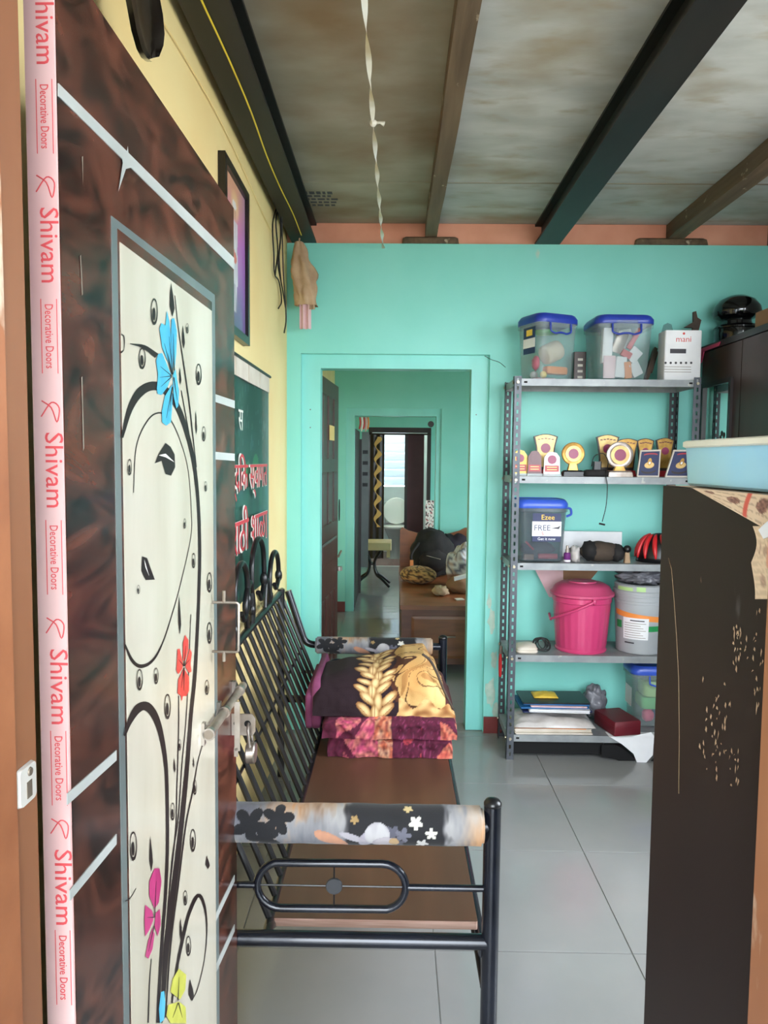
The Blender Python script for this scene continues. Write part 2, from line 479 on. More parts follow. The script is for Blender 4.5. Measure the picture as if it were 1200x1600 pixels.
mat('bath_floor', (140, 104, 98), 0.25, rgb2=(120, 88, 84), vs=5)

# ================================================================== SETTING
XL, XR, YF, YB, ZC, ZB = -0.58, 2.05, 0.80, 4.0, 2.75, 2.64
YM, YD, YE = 7.2, 10.3, 12.0       # middle wall, bathroom door wall, bathroom end
X2R = 2.3
def wallbox(mb, axis, p0, p1, a0, a1, z0, z1, holes):
    """wall between p0..p1 on its thickness axis, a0..a1 along, with rectangular holes (a, b, zlo, zhi)"""
    cuts = sorted(holes)
    def bx(s0, s1, q0, q1):
        if s1 - s0 < 1e-4 or q1 - q0 < 1e-4: return
        if axis == 'Y': mb.box((s0, p0, q0), (s1, p1, q1))
        else: mb.box((p0, s0, q0), (p1, s1, q1))
    cur = a0
    for (h0, h1, q0, q1) in cuts:
        bx(cur, h0, z0, z1); bx(h0, h1, z0, q0); bx(h0, h1, q1, z1); cur = h1
    bx(cur, a1, z0, z1)
    return mb

struct('ground', MB().box((-30, -30, -0.5), (30, 30, -0.16)), 'ground')

# floor slab and tiles
fl = struct('floor', MB().box((XL - 0.15, YF - 0.25, -0.155), (X2R + 0.1, YE + 0.15, -0.004)), 'grout')
TX, TY, TS, TT = 0.745, 2.17, 0.605, 0.59
def tiles(x0, x1, y0, y1, m):
    ix0 = math.floor((x0 - TX) / TS); ix1 = math.ceil((x1 - TX) / TS)
    iy0 = math.floor((y0 - TY) / TT); iy1 = math.ceil((y1 - TY) / TT)
    for i in range(ix0, ix1):
        for j in range(iy0, iy1):
            a0, a1 = max(x0, TX + i * TS) + .0015, min(x1, TX + (i + 1) * TS) - .0015
            b0, b1 = max(y0, TY + j * TT) + .0015, min(y1, TY + (j + 1) * TT) - .0015
            if a1 - a0 < .01 or b1 - b0 < .01: continue
            mb = MB().rr([(-.004, a1 - a0, b1 - b0, .001), (-.0008, a1 - a0, b1 - b0, .001), (0, a1 - a0 - .003, b1 - b0 - .003, .001)], 1, ((a0 + a1) / 2, (b0 + b1) / 2, 0))
            part('tile', mb, m, fl, None)
tiles(XL, XR, YF, YB, 'tile')
D1L, D1R = at(470, 800, Y=YB).x, at(761, 800, Y=YB).x       # teal frame outside
O1L, O1R = at(499, 800, Y=YB).x, at(734, 800, Y=YB).x       # opening
D1T, O1T = at(615, 553, Y=YB).z, at(615, 575, Y=YB).z
tiles(O1L, O1R, YB, YB + .15, 'tile')
tiles(XL, X2R, YB + .15, YM, 'tile')
D2L, D2R = at(540, 800, Y=YM).x, at(688, 800, Y=YM).x
O2L, O2R = at(553, 800, Y=YM).x, at(680, 800, Y=YM).x
D2T, O2T = at(615, 638, Y=YM).z, at(615, 650, Y=YM).z
tiles(O2L, O2R, YM, YM + .15, 'tile')
tiles(XL, X2R, YM + .15, YD, 'tile')

# walls of the front room
struct('wall_left', wallbox(MB(), 'X', XL - .12, XL, YF - .2, YD + .15, 0, ZC, []), 'yellow')
struct('wall_right', wallbox(MB(), 'X', XR, XR + .12, YF - .2, YB, 0, ZC, [(1.25, 2.45, .9, 2.5)]), 'white_wall')  # the hole is an unseen side window added to fill the room with light
# unseen porch added to cut the daylight on the door and jamb
struct('wall_added_porch', MB().box((-1.0, -1.5, -.155), (-.88, .60, 2.5)), 'white_wall')
struct('wall_added_porch_side', MB().box((.64, -1.5, -.155), (.76, .60, 2.5)), 'white_wall')
struct('roof_added_porch', MB().box((-1.1, -1.5, 2.5), (.78, .60, 2.56)), 'ceiling_board')
struct('floor_added_porch', MB().box((-1.1, -1.5, -.158), (2.3, .58, -.08)), 'tile')
wb = struct('wall_back', wallbox(MB(), 'Y', YB, YB + .15, XL, X2R + .1, 0, ZB, [(D1L, D1R, 0, D1T)]), 'teal_worn')
wf = struct('wall_front', wallbox(MB(), 'Y', YF - .2, YF, XL, XR, 0, ZC, [(-0.46, 0.46, 0, 2.16), (0.80, 1.94, 0.8, 2.5)]), 'white_wall')  # second hole belongs to the added front window
struct('wall_ledge', MB().box((XL, YB + .02, ZB), (X2R, YB + .13, ZC)), 'peach')['kind'] = 'structure'
# unseen front window added for fill light, right of the entrance, with iron bars
w2 = struct('window_added', MB().box((.80, .66, .80), (1.94, .74, .84)).box((.80, .66, 2.46), (1.94, .74, 2.5)).box((.80, .66, .84), (.84, .74, 2.46)).box((1.90, .66, .84), (1.94, .74, 2.46)), 'jamb')
for i in range(9):
    part('bar', MB().tube([(.95 + i * .11, .70, .84), (.95 + i * .11, .70, 2.46)], .006, 8), 'black_paint', w2)

# rooms behind
struct('wall_middle', wallbox(MB(), 'Y', YM, YM + .15, XL, X2R, 0, ZC, [(D2L, D2R, 0, D2T)]), 'teal')
D3L, D3R, D3T = at(575, 800, Y=YD).x, at(672, 800, Y=YD).x, at(615, 668, Y=YD).z
struct('wall_far', wallbox(MB(), 'Y', YD, YD + .15, XL, X2R, 0, ZC, [(D3L, D3R, 0, D3T)]), 'teal')
struct('wall_side', wallbox(MB(), 'X', X2R, X2R + .1, YB + .15, YE + .1, 0, ZC, [(5.2, 6.2, .95, 2.05), (8.3, 9.3, 1.0, 2.0)]), 'teal')  # both holes are unseen windows added to bring daylight into the back rooms
struct('wall_bathroom_left', MB().box((-.62, YD + .15, 0), (-.5, YE, ZC)), 'white_wall')
struct('wall_bathroom_right', MB().box((.9, YD + .15, 0), (1.02, YE, ZC)), 'white_wall')
B0, B1 = at(597, 760, Y=YE), at(641, 676, Y=YE)
struct('wall_bathroom_end', wallbox(MB(), 'Y', YE, YE + .12, -.62, 1.02, 0, ZC, [(B0.x, B1.x, B0.z, B1.z + .25)]), 'white_wall')
struct('floor_bathroom', MB().box((-.5, YD + .15, -.004), (.9, YE, .0)), 'bath_floor')
# louvred bathroom window
w1 = struct('window_1', MB().box((B0.x, YE + .03, B0.z), (B0.x + .02, YE + .08, B1.z + .25)).box((B1.x - .02, YE + .03, B0.z), (B1.x, YE + .08, B1.z + .25)), 'white_paint_metal')
zz = B0.z + .02
while zz < B1.z + .2:
    part('pane', MB().obox(((B0.x + B1.x) / 2, YE + .055, zz + .07), ((B1.x - B0.x) / 2 - .02, 0, 0), (0, .012, .075), (0, .002, -.0004)), 'louvre', w1)
    zz += .135

# red plinths beside the inner doorways
struct('baseboard_back', MB().box((D1R + .002, YB - .012, 0), (XR, YB, .09)), 'plinth_red')
struct('baseboard_middle', MB().box((XL, YM - .012, 0), (D2L, YM, .1)), 'plinth_red')

# ceiling boards
ce = struct('ceiling', MB().box((XL - .2, YF - .3, ZC + .02), (X2R + .1, YE + .2, ZC + .12)), 'roof')
xb = [XL, .18, .80, 1.49, XR]; yb = [YF, 2.07, 3.44, YB + .02]
for i in range(4):
    for j in range(3):
        mb = MB().box((xb[i] + .002, yb[j] + .003, ZC), (xb[i + 1] - .002, yb[j + 1] - .003, ZC + .012))
        part('ceiling_board', mb, 'ceiling_stained' if i == 0 else 'ceiling_board', ce, None)
part('ceiling_board', MB().box((XL, YB + .13, ZC), (X2R, YE, ZC + .012)), 'ceiling_board', ce, None)
# cover strip between boards
for i in range(4):
    for yj in yb[1:3]:
        part('joint_strip', MB().box((xb[i] + .002, yj - .006, ZC - .002), (xb[i + 1] - .002, yj + .006, ZC)), 'ceiling_stained', ce, None)
# printed stamp on a ceiling board
p = at(486, 312, Z=ZC - .001)
mb = MB()
for k in range(5):
    xx = -.11
    while xx < .10:
        ww = random.uniform(.012, .035); hh = .010 if k else .016
        mb.box((p.x + xx, p.y - .09 + .042 * k - hh, ZC - .0012), (p.x + xx + ww, p.y - .09 + .042 * k + hh, ZC - .0002)); xx += ww + .009
part('stamp_print', mb, 'ink_dark', ce, None)

# ------------------------------------------------------------------ ceiling beams
def beam(name, label, x0, x1, z0, m, y1=YB + .10, cat='beam', rag=0):
    mb = MB()
    n = 14; y0 = YF + .01
    ring = []
    for i in range(n + 1):
        y = y0 + (y1 - y0) * i / n
        k = rag * nz(y * 3, x0 * 9); k2 = rag * nz(y * 2.3, x1 * 7 + 5)
        ring.append([(x0 + k, y, z0 + k2), (x1 + k, y, z0 + k2 * .6), (x1 + k, y, ZC - .003), (x0 + k, y, ZC - .003)])
    vs = [q for r in ring for q in r]; fs = [(3, 2, 1, 0), (4 * n, 4 * n + 1, 4 * n + 2, 4 * n + 3)]
    for i in range(n):
        for j in range(4):
            fs.append((4 * i + j, 4 * i + (j + 1) % 4, 4 * i + 4 + (j + 1) % 4, 4 * i + 4 + j))
    mb.add(vs, fs)
    return one(name, label, cat, mb, m, None)
def bxs(px0, px1, py, z=ZB):
    return at(px0, py, Z=z).x, at(px1, py, Z=z).x
x0, x1 = -.553, -.425
lb = thing('steel_beam', 'black steel channel beam running along the top of the yellow wall', 'beam', ((x0 + x1) / 2, 2.4, ZB))
part('flange', MB().box((x0, YF + .01, ZB), (x1, YB + .1, ZB + .012)), 'beam_black', lb, None)
part('flange', MB().box((x0, YF + .01, ZC - .014), (x1, YB + .1, ZC - .003)), 'beam_black', lb, None)
part('web', MB().box((x1 - .045, YF + .01, ZB + .012), (x1 - .033, YB + .1, ZC - .014)), 'beam_black', lb, None)
yl = smoothpath([(-.487 + .006 * math.sin(k * 1.7), YF + .05 + (YB - YF - .2) * k / 9, ZB - .004) for k in range(10)], 3)
one('yellow_cable', 'thin yellow cable running under the black beam beside the yellow wall', 'cable', MB().tube(yl, .0028, 6), 'wire_yellow')
mb = MB().tube(smoothpath([(XL + .006, YF + .1 + (YB - YF - .2) * k / 10, ZB - .075 - .025 * math.sin(k * .9)) for k in range(11)], 3), .002, 6)
one('wall_cable', 'thin pale cable sagging along the top of the yellow wall', 'cable', mb, 'yellow')
xa, xc = bxs(664, 690, 384)
beam('wooden_beam', 'slim weathered wooden rafter beside the hanging white strap', xa, xa + .062, ZB + .035, 'beam_wood', rag=.006)
sb = thing('steel_beam', 'broad black steel beam crossing the grey ceiling boards', 'beam', (.80, 2.4, ZB))
xa, xc = bxs(829, 866, 393)
part('flange', MB().box((xa, YF + .01, ZB), (xc, YB + .1, ZB + .012)), 'beam_black', sb, None)
part('flange', MB().box((xa, YF + .01, ZC - .014), (xc, YB + .1, ZC - .003)), 'beam_black', sb, None)
part('web', MB().box(((xa + xc) / 2 - .03, YF + .01, ZB + .012), ((xa + xc) / 2 + .03, YB + .1, ZC - .014)), 'beam_black', sb, None)
xa, xc = bxs(1033, 1058, 390)
beam('wooden_beam', 'thick weathered wooden rafter at the upper right above the wardrobe', xa, xa + .085, ZB + .03, 'beam_wood', rag=.008)
xa, xc = bxs(1168, 1200, 403)
beam('steel_beam', 'short end of a black steel beam in the far right corner', xa, xa + .10, ZB, 'beam_black')
for (pa, pb, lab) in ((628, 717, 'flat wooden packing block on wall top under the slim rafter'), (992, 1106, 'flat wooden packing block on wall top under the thick rafter')):
    a, b = at(pa, 390, Y=YB), at(pb, 390, Y=YB)
    one('packing_block', lab, 'wood block', MB().rr([(0, b.x - a.x, .09, .01), (.028, (b.x - a.x) * .97, .085, .012), (.035, (b.x - a.x) * .9, .07, .012)], 3, ((a.x + b.x) / 2, YB + .035, ZB + .0005)), 'beam_wood')

# white packing strap hung across under the ceiling
pa, pb = at(569, -6, Z=2.62), at(599, 388, Y=YB - .004)
pts = [pa + (pb - pa) * t for t in [i / 60 for i in range(61)]]
vs = []; fs = []
kn = at(590, 183, Z=2.615)
for i, q in enumerate(pts):
    tw = i * .42; q = q.copy(); q.z -= .02 * math.sin(math.pi * i / 60)
    d = Vector((math.cos(tw), 0, math.sin(tw))) * .0085
    vs += [q - d, q + d]
    if i: fs.append((2 * i - 2, 2 * i - 1, 2 * i + 1, 2 * i))
st = thing('packing_strap', 'twisted white packing strap stretched under the ceiling to the teal wall', 'strap', pb)
part('strap', MB().add(vs, fs), 'strap_white', st, True)
ki = min(range(61), key=lambda i: abs(pts[i].y - kn.y)); q = pts[ki] - Vector((0, 0, .02 * math.sin(math.pi * ki / 60)))
part('knot', MB().blob(q, (.013, .013, .011), 10, 6, .3).tube([q, q + Vector((.022, 0, .002)), q + Vector((.036, 0, -.003))], [.006, .004, .008], 6), 'strap_white', st, True)

# ------------------------------------------------------------------ inner doorway 1: recessed teal frame, brown leaf
t1 = struct('trim_1', MB().box((D1L, YB + .035, 0), (O1L, YB + .14, D1T)).box((O1R, YB + .035, 0), (D1R, YB + .14, D1T)).box((O1L, YB + .035, O1T), (O1R, YB + .14, D1T)), 'teal_frame', 'teal painted wooden frame of the inner doorway')
for (hx, hy) in ((485, 640), (485, 668), (744, 648)):
    a = at(hx, hy, Y=YB + .035); part('nail', MB().lathe([(.004, -.003), (.003, .001)], 8, a, 'Y'), 'strip_grey', t1)
t2 = struct('trim_2', MB().box((D2L, YM + .015, 0), (O2L, YM + .14, D2T)).box((O2R, YM + .015, 0), (D2R, YM + .14, D2T)).box((O2L, YM + .015, O2T), (O2R, YM + .14, D2T)), 'teal_frame', 'teal frame of the second doorway')
t3 = struct('trim_3', MB().box((D3L, YD - .01, 0), (D3L + .05, YD + .12, D3T)).box((D3R - .05, YD - .01, 0), (D3R, YD + .12, D3T)).box((D3L + .05, YD - .01, D3T - .07), (D3R - .05, YD + .12, D3T)), 'dark_brown', 'dark frame of the far bathroom doorway')

def doorleaf(name, label, hinge, far, h, m, thick=.032):
    """panelled leaf; its seen face is on the +X side"""
    hinge, far = Vector(hinge), Vector(far); u = (far - hinge); wd = u.length; u.normalize(); n = Vector((u.y, -u.x, 0)); up = Vector((0, 0, 1))
    o = thing(name, label, None, hinge, 0, None, 'structure')
    o['category'] = 'door'
    part('leaf', MB().obox(hinge + u * wd / 2 - n * thick / 2 + up * (h / 2 + .008), u * wd / 2, n * thick / 2, up * h / 2), m, o, None)
    def P(a, b, z0, z1, t=.009):
        c = hinge + u * (a + b) / 2 + up * (z0 + z1) / 2 + n * t / 2
        part('panel', MB().rr([(-.0, b - a, z1 - z0, .004), (t * .6, b - a, z1 - z0, .004), (t, b - a - .03, z1 - z0 - .03, .004)], 1).xf(Matrix(((u.x, 0, n.x, c.x - n.x * t / 2), (u.y, 0, n.y, c.y - n.y * t / 2), (0, 1, 0, c.z), (0, 0, 0, 1)))), m, o, None)
    return o, P, u, n, wd
h2 = at(498, 800, Y=YB + .15)
lf, P, u, n, wd = doorleaf('door_2', 'dark brown panelled wooden door standing open inside the inner doorway', (O1L - .02, YB + .16, 0), (at(528, 800, Y=4.95).x, 4.95, 0), O1T - .02, 'brown_door')
for k in range(3):
    a = .09 + k * .23
    P(a, a + .15, 1.50, 1.88); P(a, a + .15, 1.10, 1.42)
P(.08, wd - .08, .86, 1.0)
for k in range(4):
    a = .08 + k * .17
    P(a, a + .12, .08, .66)
hz = 1.5
part('hasp', MB().tube([Vector((h2.x, YB + .16, 0)) + u * (wd - .12) + n * .02 + Vector((0, 0, .86)), Vector((h2.x, YB + .16, 0)) + u * (wd + .01) + n * .02 + Vector((0, 0, .88))], .008, 8), 'steel_old', lf)
q = Vector((O1L - .02, YB + .16, 0)) + u * (wd - .02) + n * .012
part('padlock', MB().lathe([(.004, -.03), (.022, -.028), (.022, .0), (.004, .002)], 12, q + Vector((0, 0, .78))), 'steel', lf)
part('cord_loop', MB().tube([q + Vector((0, .03 * math.cos(t), 1.16 + .07 * math.sin(t))) for t in [k * 2 * math.pi / 20 for k in range(20)]], .003, 6, True), 'wire_black', lf)
c = Vector((O1L - .02, YB + .16, 0)) + u * .42 + n * .012
part('note', MB().obox(c + Vector((0, 0, 1.66)), u * .1, n * .001, Vector((0, 0, .045))), 'note_yellow', lf, None, label='yellow paper note stuck on the door')

# ================================================================== ENTRANCE DOOR
DH = 2.06
pf, pn = at(365, 325, Z=DH), at(145, 0, Z=DH)
du = Vector((pf.x - pn.x, pf.y - pn.y, 0)).normalized()          # from hinge to latch edge
dn = Vector((du.y, -du.x, 0))                                    # seen face looks to +X
def Dp(px, py, off=0.0):
    """pixel -> point on the door face"""
    d = CROT @ Vector(((px - 600.0) / FPX, (800.0 - py) / FPX, -1.0))
    t = (Vector((pf.x, pf.y, 0)) - CAMPOS).dot(dn) / d.dot(dn)
    return CAMPOS + d * t + dn * off
near = Dp(92, 300); wid = (Vector((pf.x, pf.y, 0)) - Vector((near.x, near.y, 0))).dot(du)
far = Vector((pf.x, pf.y, 0)); hin = far - du * wid
TH = .034
door = thing('door_1', 'dark wood-grain entrance door with cream flower panel standing open', 'door', hin - dn * TH / 2, 0, None, 'structure')
UP = Vector((0, 0, 1))
leaf = part('leaf', MB().obox(hin + du * (wid / 2 + .001) - dn * TH / 2 + UP * (DH / 2 + .006), du * (wid / 2 - .001), dn * TH / 2, UP * (DH / 2 - .006)), 'door_wood', door, None)
edge = part('edge_strip', MB().obox(hin + du * -.0015 - dn * TH / 2 + UP * (DH / 2 + .006), du * .002, dn * (TH / 2 - .0005), UP * (DH / 2 - .006)), 'door_edge_pink', door, None, label='pink printed hinge edge of the door')
def dz(py, x=66):   # height on the hinge edge for a photo row
    d = CROT @ Vector(((x - 600.0) / FPX, (800.0 - py) / FPX, -1.0)); t = hin.y / d.y
    return (CAMPOS + d * t).z
eo = hin - du * .0037 - dn * TH * .47
for (py, ww) in ((45, 'Shivam'), (385, 'Shivam'), (735, 'Shivam'), (1072, 'Shivam'), (1384, 'Shivam')):
    hgt = dz(py - 66) - dz(py + 66)
    text('lettering', ww, 'pink_ink', edge, Vector((0, 0, dz(py))) + eo - dn * .004, (0, 0, -1), dn, .030, sx=hgt / .085 * .92)
    q = Vector((0, 0, dz(py - 92))) + eo + dn * .002
    part('flourish_print', MB().tube(smoothpath([q + dn * -.009 + UP * .012, q + dn * .002 + UP * .004, q + dn * .008 + UP * -.012, q + dn * .011 + UP * .004, q + dn * .002 + UP * .010, q + dn * -.010 + UP * -.006], 4), .0008, 5), 'pink_ink', edge)
for py in (184, 526, 870, 1198, 1508):
    z0, z1 = dz(py + 58), dz(py - 58)
    text('lettering', 'Decorative Doors', 'pink_ink', edge, Vector((0, 0, (z0 + z1) / 2)) + eo - dn * .001, (0, 0, -1), dn, .0135, sx=(z1 - z0) / .107 * .93)
    c = eo + UP * (z0 + z1) / 2
    for (a, hh, ww) in ((-.0055, (z1 - z0) / 2, .0004), (.0125, (z1 - z0) / 2, .0004)):
        part('border_print', MB().obox(c + dn * a, dn * ww, du * .0003, UP * hh), 'pink_ink', edge, None)

def decal(name, polys, m, parent, off=.0008):
    mb = MB()
    for poly in polys:
        mb.add([Dp(x, y, off) for (x, y) in poly], [tuple(range(len(poly)))])
    return part(name, mb, m, parent, None)
# cream panel with grey border, straight metal strips
def strip(name, q, m, off=.0012):
    mb = MB(); pts = [Dp(x, y, 0) for (x, y) in q]
    mb.prism(pts, dn * off)
    return part(name, mb, m, door, None)
BOT = .02
def dbot(px): return Dp(px, 1590).z
def vrect(name, pxl, pxr, topl, topr, m, off):
    """upright rectangle on the door face given by its top corners in the photo, down to near the floor"""
    a, b = Dp(pxl, topl), Dp(pxr, topr)
    mb = MB().prism([a, b, Vector((b.x, b.y, .12)), Vector((a.x, a.y, .12))], dn * off)
    return part(name, mb, m, door, None)
vrect('border', 173, 335, 337, 461, 'strip_grey', .0010)
vrect('border_inset', 182, 330, 357, 472, 'door_wood', .0014)
panel = vrect('panel', 185, 329.5, 378, 486, 'door_panel', .0020)
strip('metal_strip', [(90, 130), (365, 403), (365, 421), (90, 150)], 'strip_metal')
strip('metal_strip', [(336, 616), (366, 626), (366, 638), (336, 628)], 'strip_metal')
strip('metal_strip', [(336, 706), (366, 709), (366, 720), (336, 718)], 'strip_metal')
strip('metal_strip', [(104, 1240), (181, 1172), (181, 1188), (104, 1258)], 'strip_metal')
strip('metal_strip', [(108, 1391), (181, 1303), (181, 1319), (108, 1408)], 'strip_metal')
strip('metal_strip', [(336, 1428), (366, 1367), (366, 1377), (336, 1441)], 'strip_metal')
strip('metal_strip', [(336, 1508), (366, 1444), (366, 1455), (336, 1522)], 'strip_metal')
# pale scuff marks
decal('scuff', [[(183, 300), (190, 255), (188, 238), (194, 248), (198, 228), (200, 250), (203, 262), (195, 264)]], 'strip_metal', door, .0016)
decal('scuff', [[(124, 400), (126, 398), (129, 460), (127, 462)], [(126, 590), (128, 588), (131, 700), (129, 705)], [(127, 245), (129, 244), (129, 290)]], 'steel_old', door, .0006)

def stroke(pts, ws):
    """pixel polyline with a width at each point -> list of quads"""
    P2 = smoothpath([(x, y, 0) for (x, y) in pts], 5); k = len(pts) - 1; out = []
    L = []
    for i, p in enumerate(P2):
        t = i / 5.0; j = min(int(t), k - 1); w = ws[j] + (ws[j + 1] - ws[j]) * (t - j)
        a = P2[max(0, i - 1)]; b = P2[min(len(P2) - 1, i + 1)]; d = (b - a).normalized(); nn = Vector((-d.y, d.x, 0)) * w / 2
        L.append((p - nn, p + nn))
    for i in range(len(L) - 1):
        out.append([(L[i][0].x, L[i][0].y), (L[i + 1][0].x, L[i + 1][0].y), (L[i + 1][1].x, L[i + 1][1].y), (L[i][1].x, L[i][1].y)])
    return out
PO = .0025
def sw(pts, ws, off=PO): decal('swirl_print', stroke(pts, ws), 'print_black', panel, off)
sw([(188, 684), (200, 640), (216, 613), (236, 603), (256, 610), (276, 638), (292, 684), (302, 732), (308, 792), (310, 860), (309, 920), (306, 992), (302, 1060), (296, 1120), (290, 1200), (281, 1290), (270, 1383), (258, 1477), (253, 1550), (249, 1598)],
   [4, 9, 14, 14, 12, 9, 7, 6, 5, 5, 5, 5, 6, 6, 7, 8, 9, 9, 7, 6])
sw([(206, 770), (210, 700), (226, 660), (245, 645), (264, 656), (280, 690), (292, 735), (297, 800), (296, 840), (280, 912), (268, 955), (252, 1004), (236, 1032), (218, 1041), (204, 1032), (192, 1006)],
   [1.2, 1.5, 2, 2.5, 2, 1.2, 1, 1, 1, 1.2, 1.5, 2, 4, 6, 5, 2.5])
sw([(192, 1150), (200, 1127), (213, 1107), (227, 1104), (240, 1120), (250, 1152), (257, 1200), (259, 1267), (259, 1333), (256, 1400), (251, 1467), (246, 1550), (244, 1598)],
   [3, 8, 13, 14, 11, 8, 6, 5, 5, 5, 5, 5, 5], PO + .0002)
sw([(271, 462), (276, 509), (284, 564), (293, 626), (299, 679), (305, 730)], [1, 1.6, 2.4, 2.4, 2, 1.5])
sw([(281, 610), (290, 660), (300, 715)], [1.5, 2, 1.2])
sw([(277, 1087), (277, 1130), (276, 1172), (274, 1236), (272, 1300), (262, 1400), (254, 1500)], [1.5, 2, 2, 2, 2, 2, 1.5])
sw([(296, 960), (292, 1060), (288, 1130), (282, 1194), (276, 1279), (267, 1340), (259, 1433), (252, 1533)], [1, 1.2, 1.4, 1.6, 2, 2, 2, 2], PO + .0003)
sw([(318, 1151), (307, 1190), (299, 1236), (288, 1289), (276, 1383), (264, 1477), (256, 1590)], [1, 1.4, 2, 2.4, 2.6, 2.6, 2], PO + .0004)
sw([(266, 1567), (273, 1517), (283, 1467), (293, 1427), (307, 1399), (317, 1415), (321, 1453), (317, 1500), (307, 1543), (298, 1563)], [2.5, 4, 5, 5, 6, 4, 2, 1.2, 1.2, 1.2], PO + .0005)
sw([(200, 537), (222, 542), (242, 556)], [1, 6, 8], PO + .0006)
sw([(234, 1498), (231, 1540), (229, 1598)], [1.4, 2, 2.5])
sw([(187, 522), (191, 527), (191, 545), (186, 551)], [2, 2, 1, 3])
sw([(193, 1408), (201, 1403), (210, 1388)], [1.5, 1.4, 1])
drops = [(238, 487, 5.5, 21), (219, 560, 5.5, 17), (308, 585, 4.5, 17), (290, 513, 2.5, 8), (316, 678, 3, 12), (199, 730, 3.6, 13),
         (319, 760, 2.2, 8), (286, 818, 2.2, 8), (300, 876, 2.8, 12), (325, 910, 4, 16), (213, 921, 2.4, 7), (325, 989, 4, 17),
         (215, 1062, 5, 17), (241, 1056, 3.6, 13), (259, 1104, 5, 20), (321, 1074, 3.2, 12), (205, 1322, 6, 23), (267, 1268, 3.6, 14),
         (299, 1313, 4.5, 18), (302, 1230, 3, 12), (287, 1403, 3.2, 12), (292, 1478, 4, 16), (278, 1164, 2.6, 9)]
for (x, y, rx, ry) in drops:
    ring = [(x + rx * math.cos(t), y + ry * math.sin(t)) for t in [k * math.pi / 10 for k in range(20)]]
    inn = [(x + .78 * rx * math.cos(t), y - .06 * ry + .82 * ry * math.sin(t)) for t in [k * math.pi / 10 for k in range(20)]]
    polys = [[ring[k], ring[(k + 1) % 20], inn[(k + 1) % 20], inn[k]] for k in range(20)]
    polys.append([(x - .08 * rx + .42 * rx * math.cos(t), y + .18 * ry + .48 * ry * math.sin(t)) for t in [k * math.pi / 8 for k in range(16)]])
    decal('drop_print', polys, 'print_black', panel, PO + .0007)
def Z2(l): return [(x / 2.5, 560 + y / 2.5) for (x, y) in l]
def Z3(l): return [(x / 3.0, 1100 + y / 3.0) for (x, y) in l]
def C5(l): return [(180 + x / 4.705, 360 + y / 4.705) for (x, y) in l]
def C6(l): return [(180 + x / 4.705, 960 + y / 4.705) for (x, y) in l]
decal('leaf_print', [Z2([(640, 330), (612, 375), (598, 410), (625, 400), (640, 452), (662, 458), (678, 425), (676, 375), (660, 345)]),
                     Z2([(548, 773), (545, 830), (562, 866), (598, 864), (580, 815), (568, 780)])], 'print_black', panel, PO + .0003)
decal('leaf_vein_print', [Z2([(612, 378), (640, 372), (674, 405), (640, 386)]), Z2([(556, 785), (575, 850), (560, 815)])], 'print_white', panel, PO + .0005)
for (x, y0, y1, w) in ((266, 442, 495, 7), (284, 508, 545, 4), (278, 928, 992, 4), (233, 1305, 1362, 5), (280, 1433, 1472, 4), (270, 1184, 1208, 3), (300, 1182, 1200, 2), (304, 640, 680, 2.5), (279, 573, 602, 3), (322, 1337, 1358, 6), (296, 1530, 1564, 8)):
    decal('leaf_print', [[(x - w * .2, y0), (x + w * .35, y0 + (y1 - y0) * .45), (x + w * .6, y0 + (y1 - y0) * .75), (x + w * .1, y1), (x - w * .5, y0 + (y1 - y0) * .7), (x - w * .45, y0 + (y1 - y0) * .35)]], 'print_black', panel, PO + .0006)
fo = PO + .0009
def flower(polys, m, veins):
    f = decal('flower_print', polys, m, panel, fo)
    decal('vein_print', [stroke(v, [1.4, .5])[0] and q for v in veins for q in stroke(v, [1.6, .4])], 'print_black', panel, fo + .0003)
flower([C5(l) for l in ([(405, 1040), (330, 860), (310, 720), (325, 680), (355, 700), (365, 590), (385, 680), (400, 860), (410, 1000)],
                        [(420, 1040), (395, 780), (400, 650), (420, 645), (440, 740), (435, 900)],
                        [(400, 1070), (330, 900), (300, 910), (285, 960), (300, 1060), (290, 1160), (295, 1200), (325, 1210), (370, 1150)],
                        [(405, 1130), (350, 1220), (328, 1330), (330, 1410), (360, 1435), (395, 1410), (405, 1300)],
                        [(410, 1060), (430, 1020), (440, 1090), (455, 1180), (450, 1290), (435, 1310), (415, 1220)])], 'print_blue',
       [C5(v) for v in ([(403, 1060), (345, 830)], [(403, 1060), (372, 900)], [(408, 1060), (380, 780)], [(418, 1030), (412, 760)], [(400, 1070), (315, 1000)], [(400, 1070), (310, 1080)], [(400, 1075), (318, 1150)], [(404, 1150), (360, 1380)], [(404, 1150), (385, 1330)], [(415, 1080), (440, 1250)])])
flower([C6(l) for l in ([(485, 340), (485, 210), (500, 150), (525, 190), (525, 260), (500, 340)], [(485, 360), (460, 250), (445, 255), (440, 360), (435, 410), (450, 440), (480, 400)],
                        [(505, 360), (535, 250), (550, 280), (540, 360), (548, 420), (530, 430), (505, 390)], [(488, 400), (450, 480), (445, 580), (470, 600), (475, 640), (485, 600), (510, 600), (530, 560), (530, 460), (500, 410)])], 'print_red',
       [C6(v) for v in ([(492, 380), (450, 330)], [(492, 380), (535, 330)], [(492, 380), (505, 230)], [(492, 390), (490, 560)], [(492, 390), (470, 540)])])
flower([Z3(l) for l in ([(715, 770), (738, 770), (748, 830), (735, 930), (715, 960), (690, 900), (690, 830)], [(705, 970), (670, 940), (667, 1010), (670, 1090), (690, 1060), (710, 1010)],
                        [(720, 980), (740, 960), (745, 1030), (730, 1090), (715, 1040)], [(705, 1050), (685, 1110), (672, 1180), (685, 1195), (705, 1150), (715, 1080)])], 'print_magenta',
       [Z3(v) for v in ([(714, 1000), (722, 830)], [(712, 1000), (680, 1000)], [(712, 1040), (685, 1160)])])
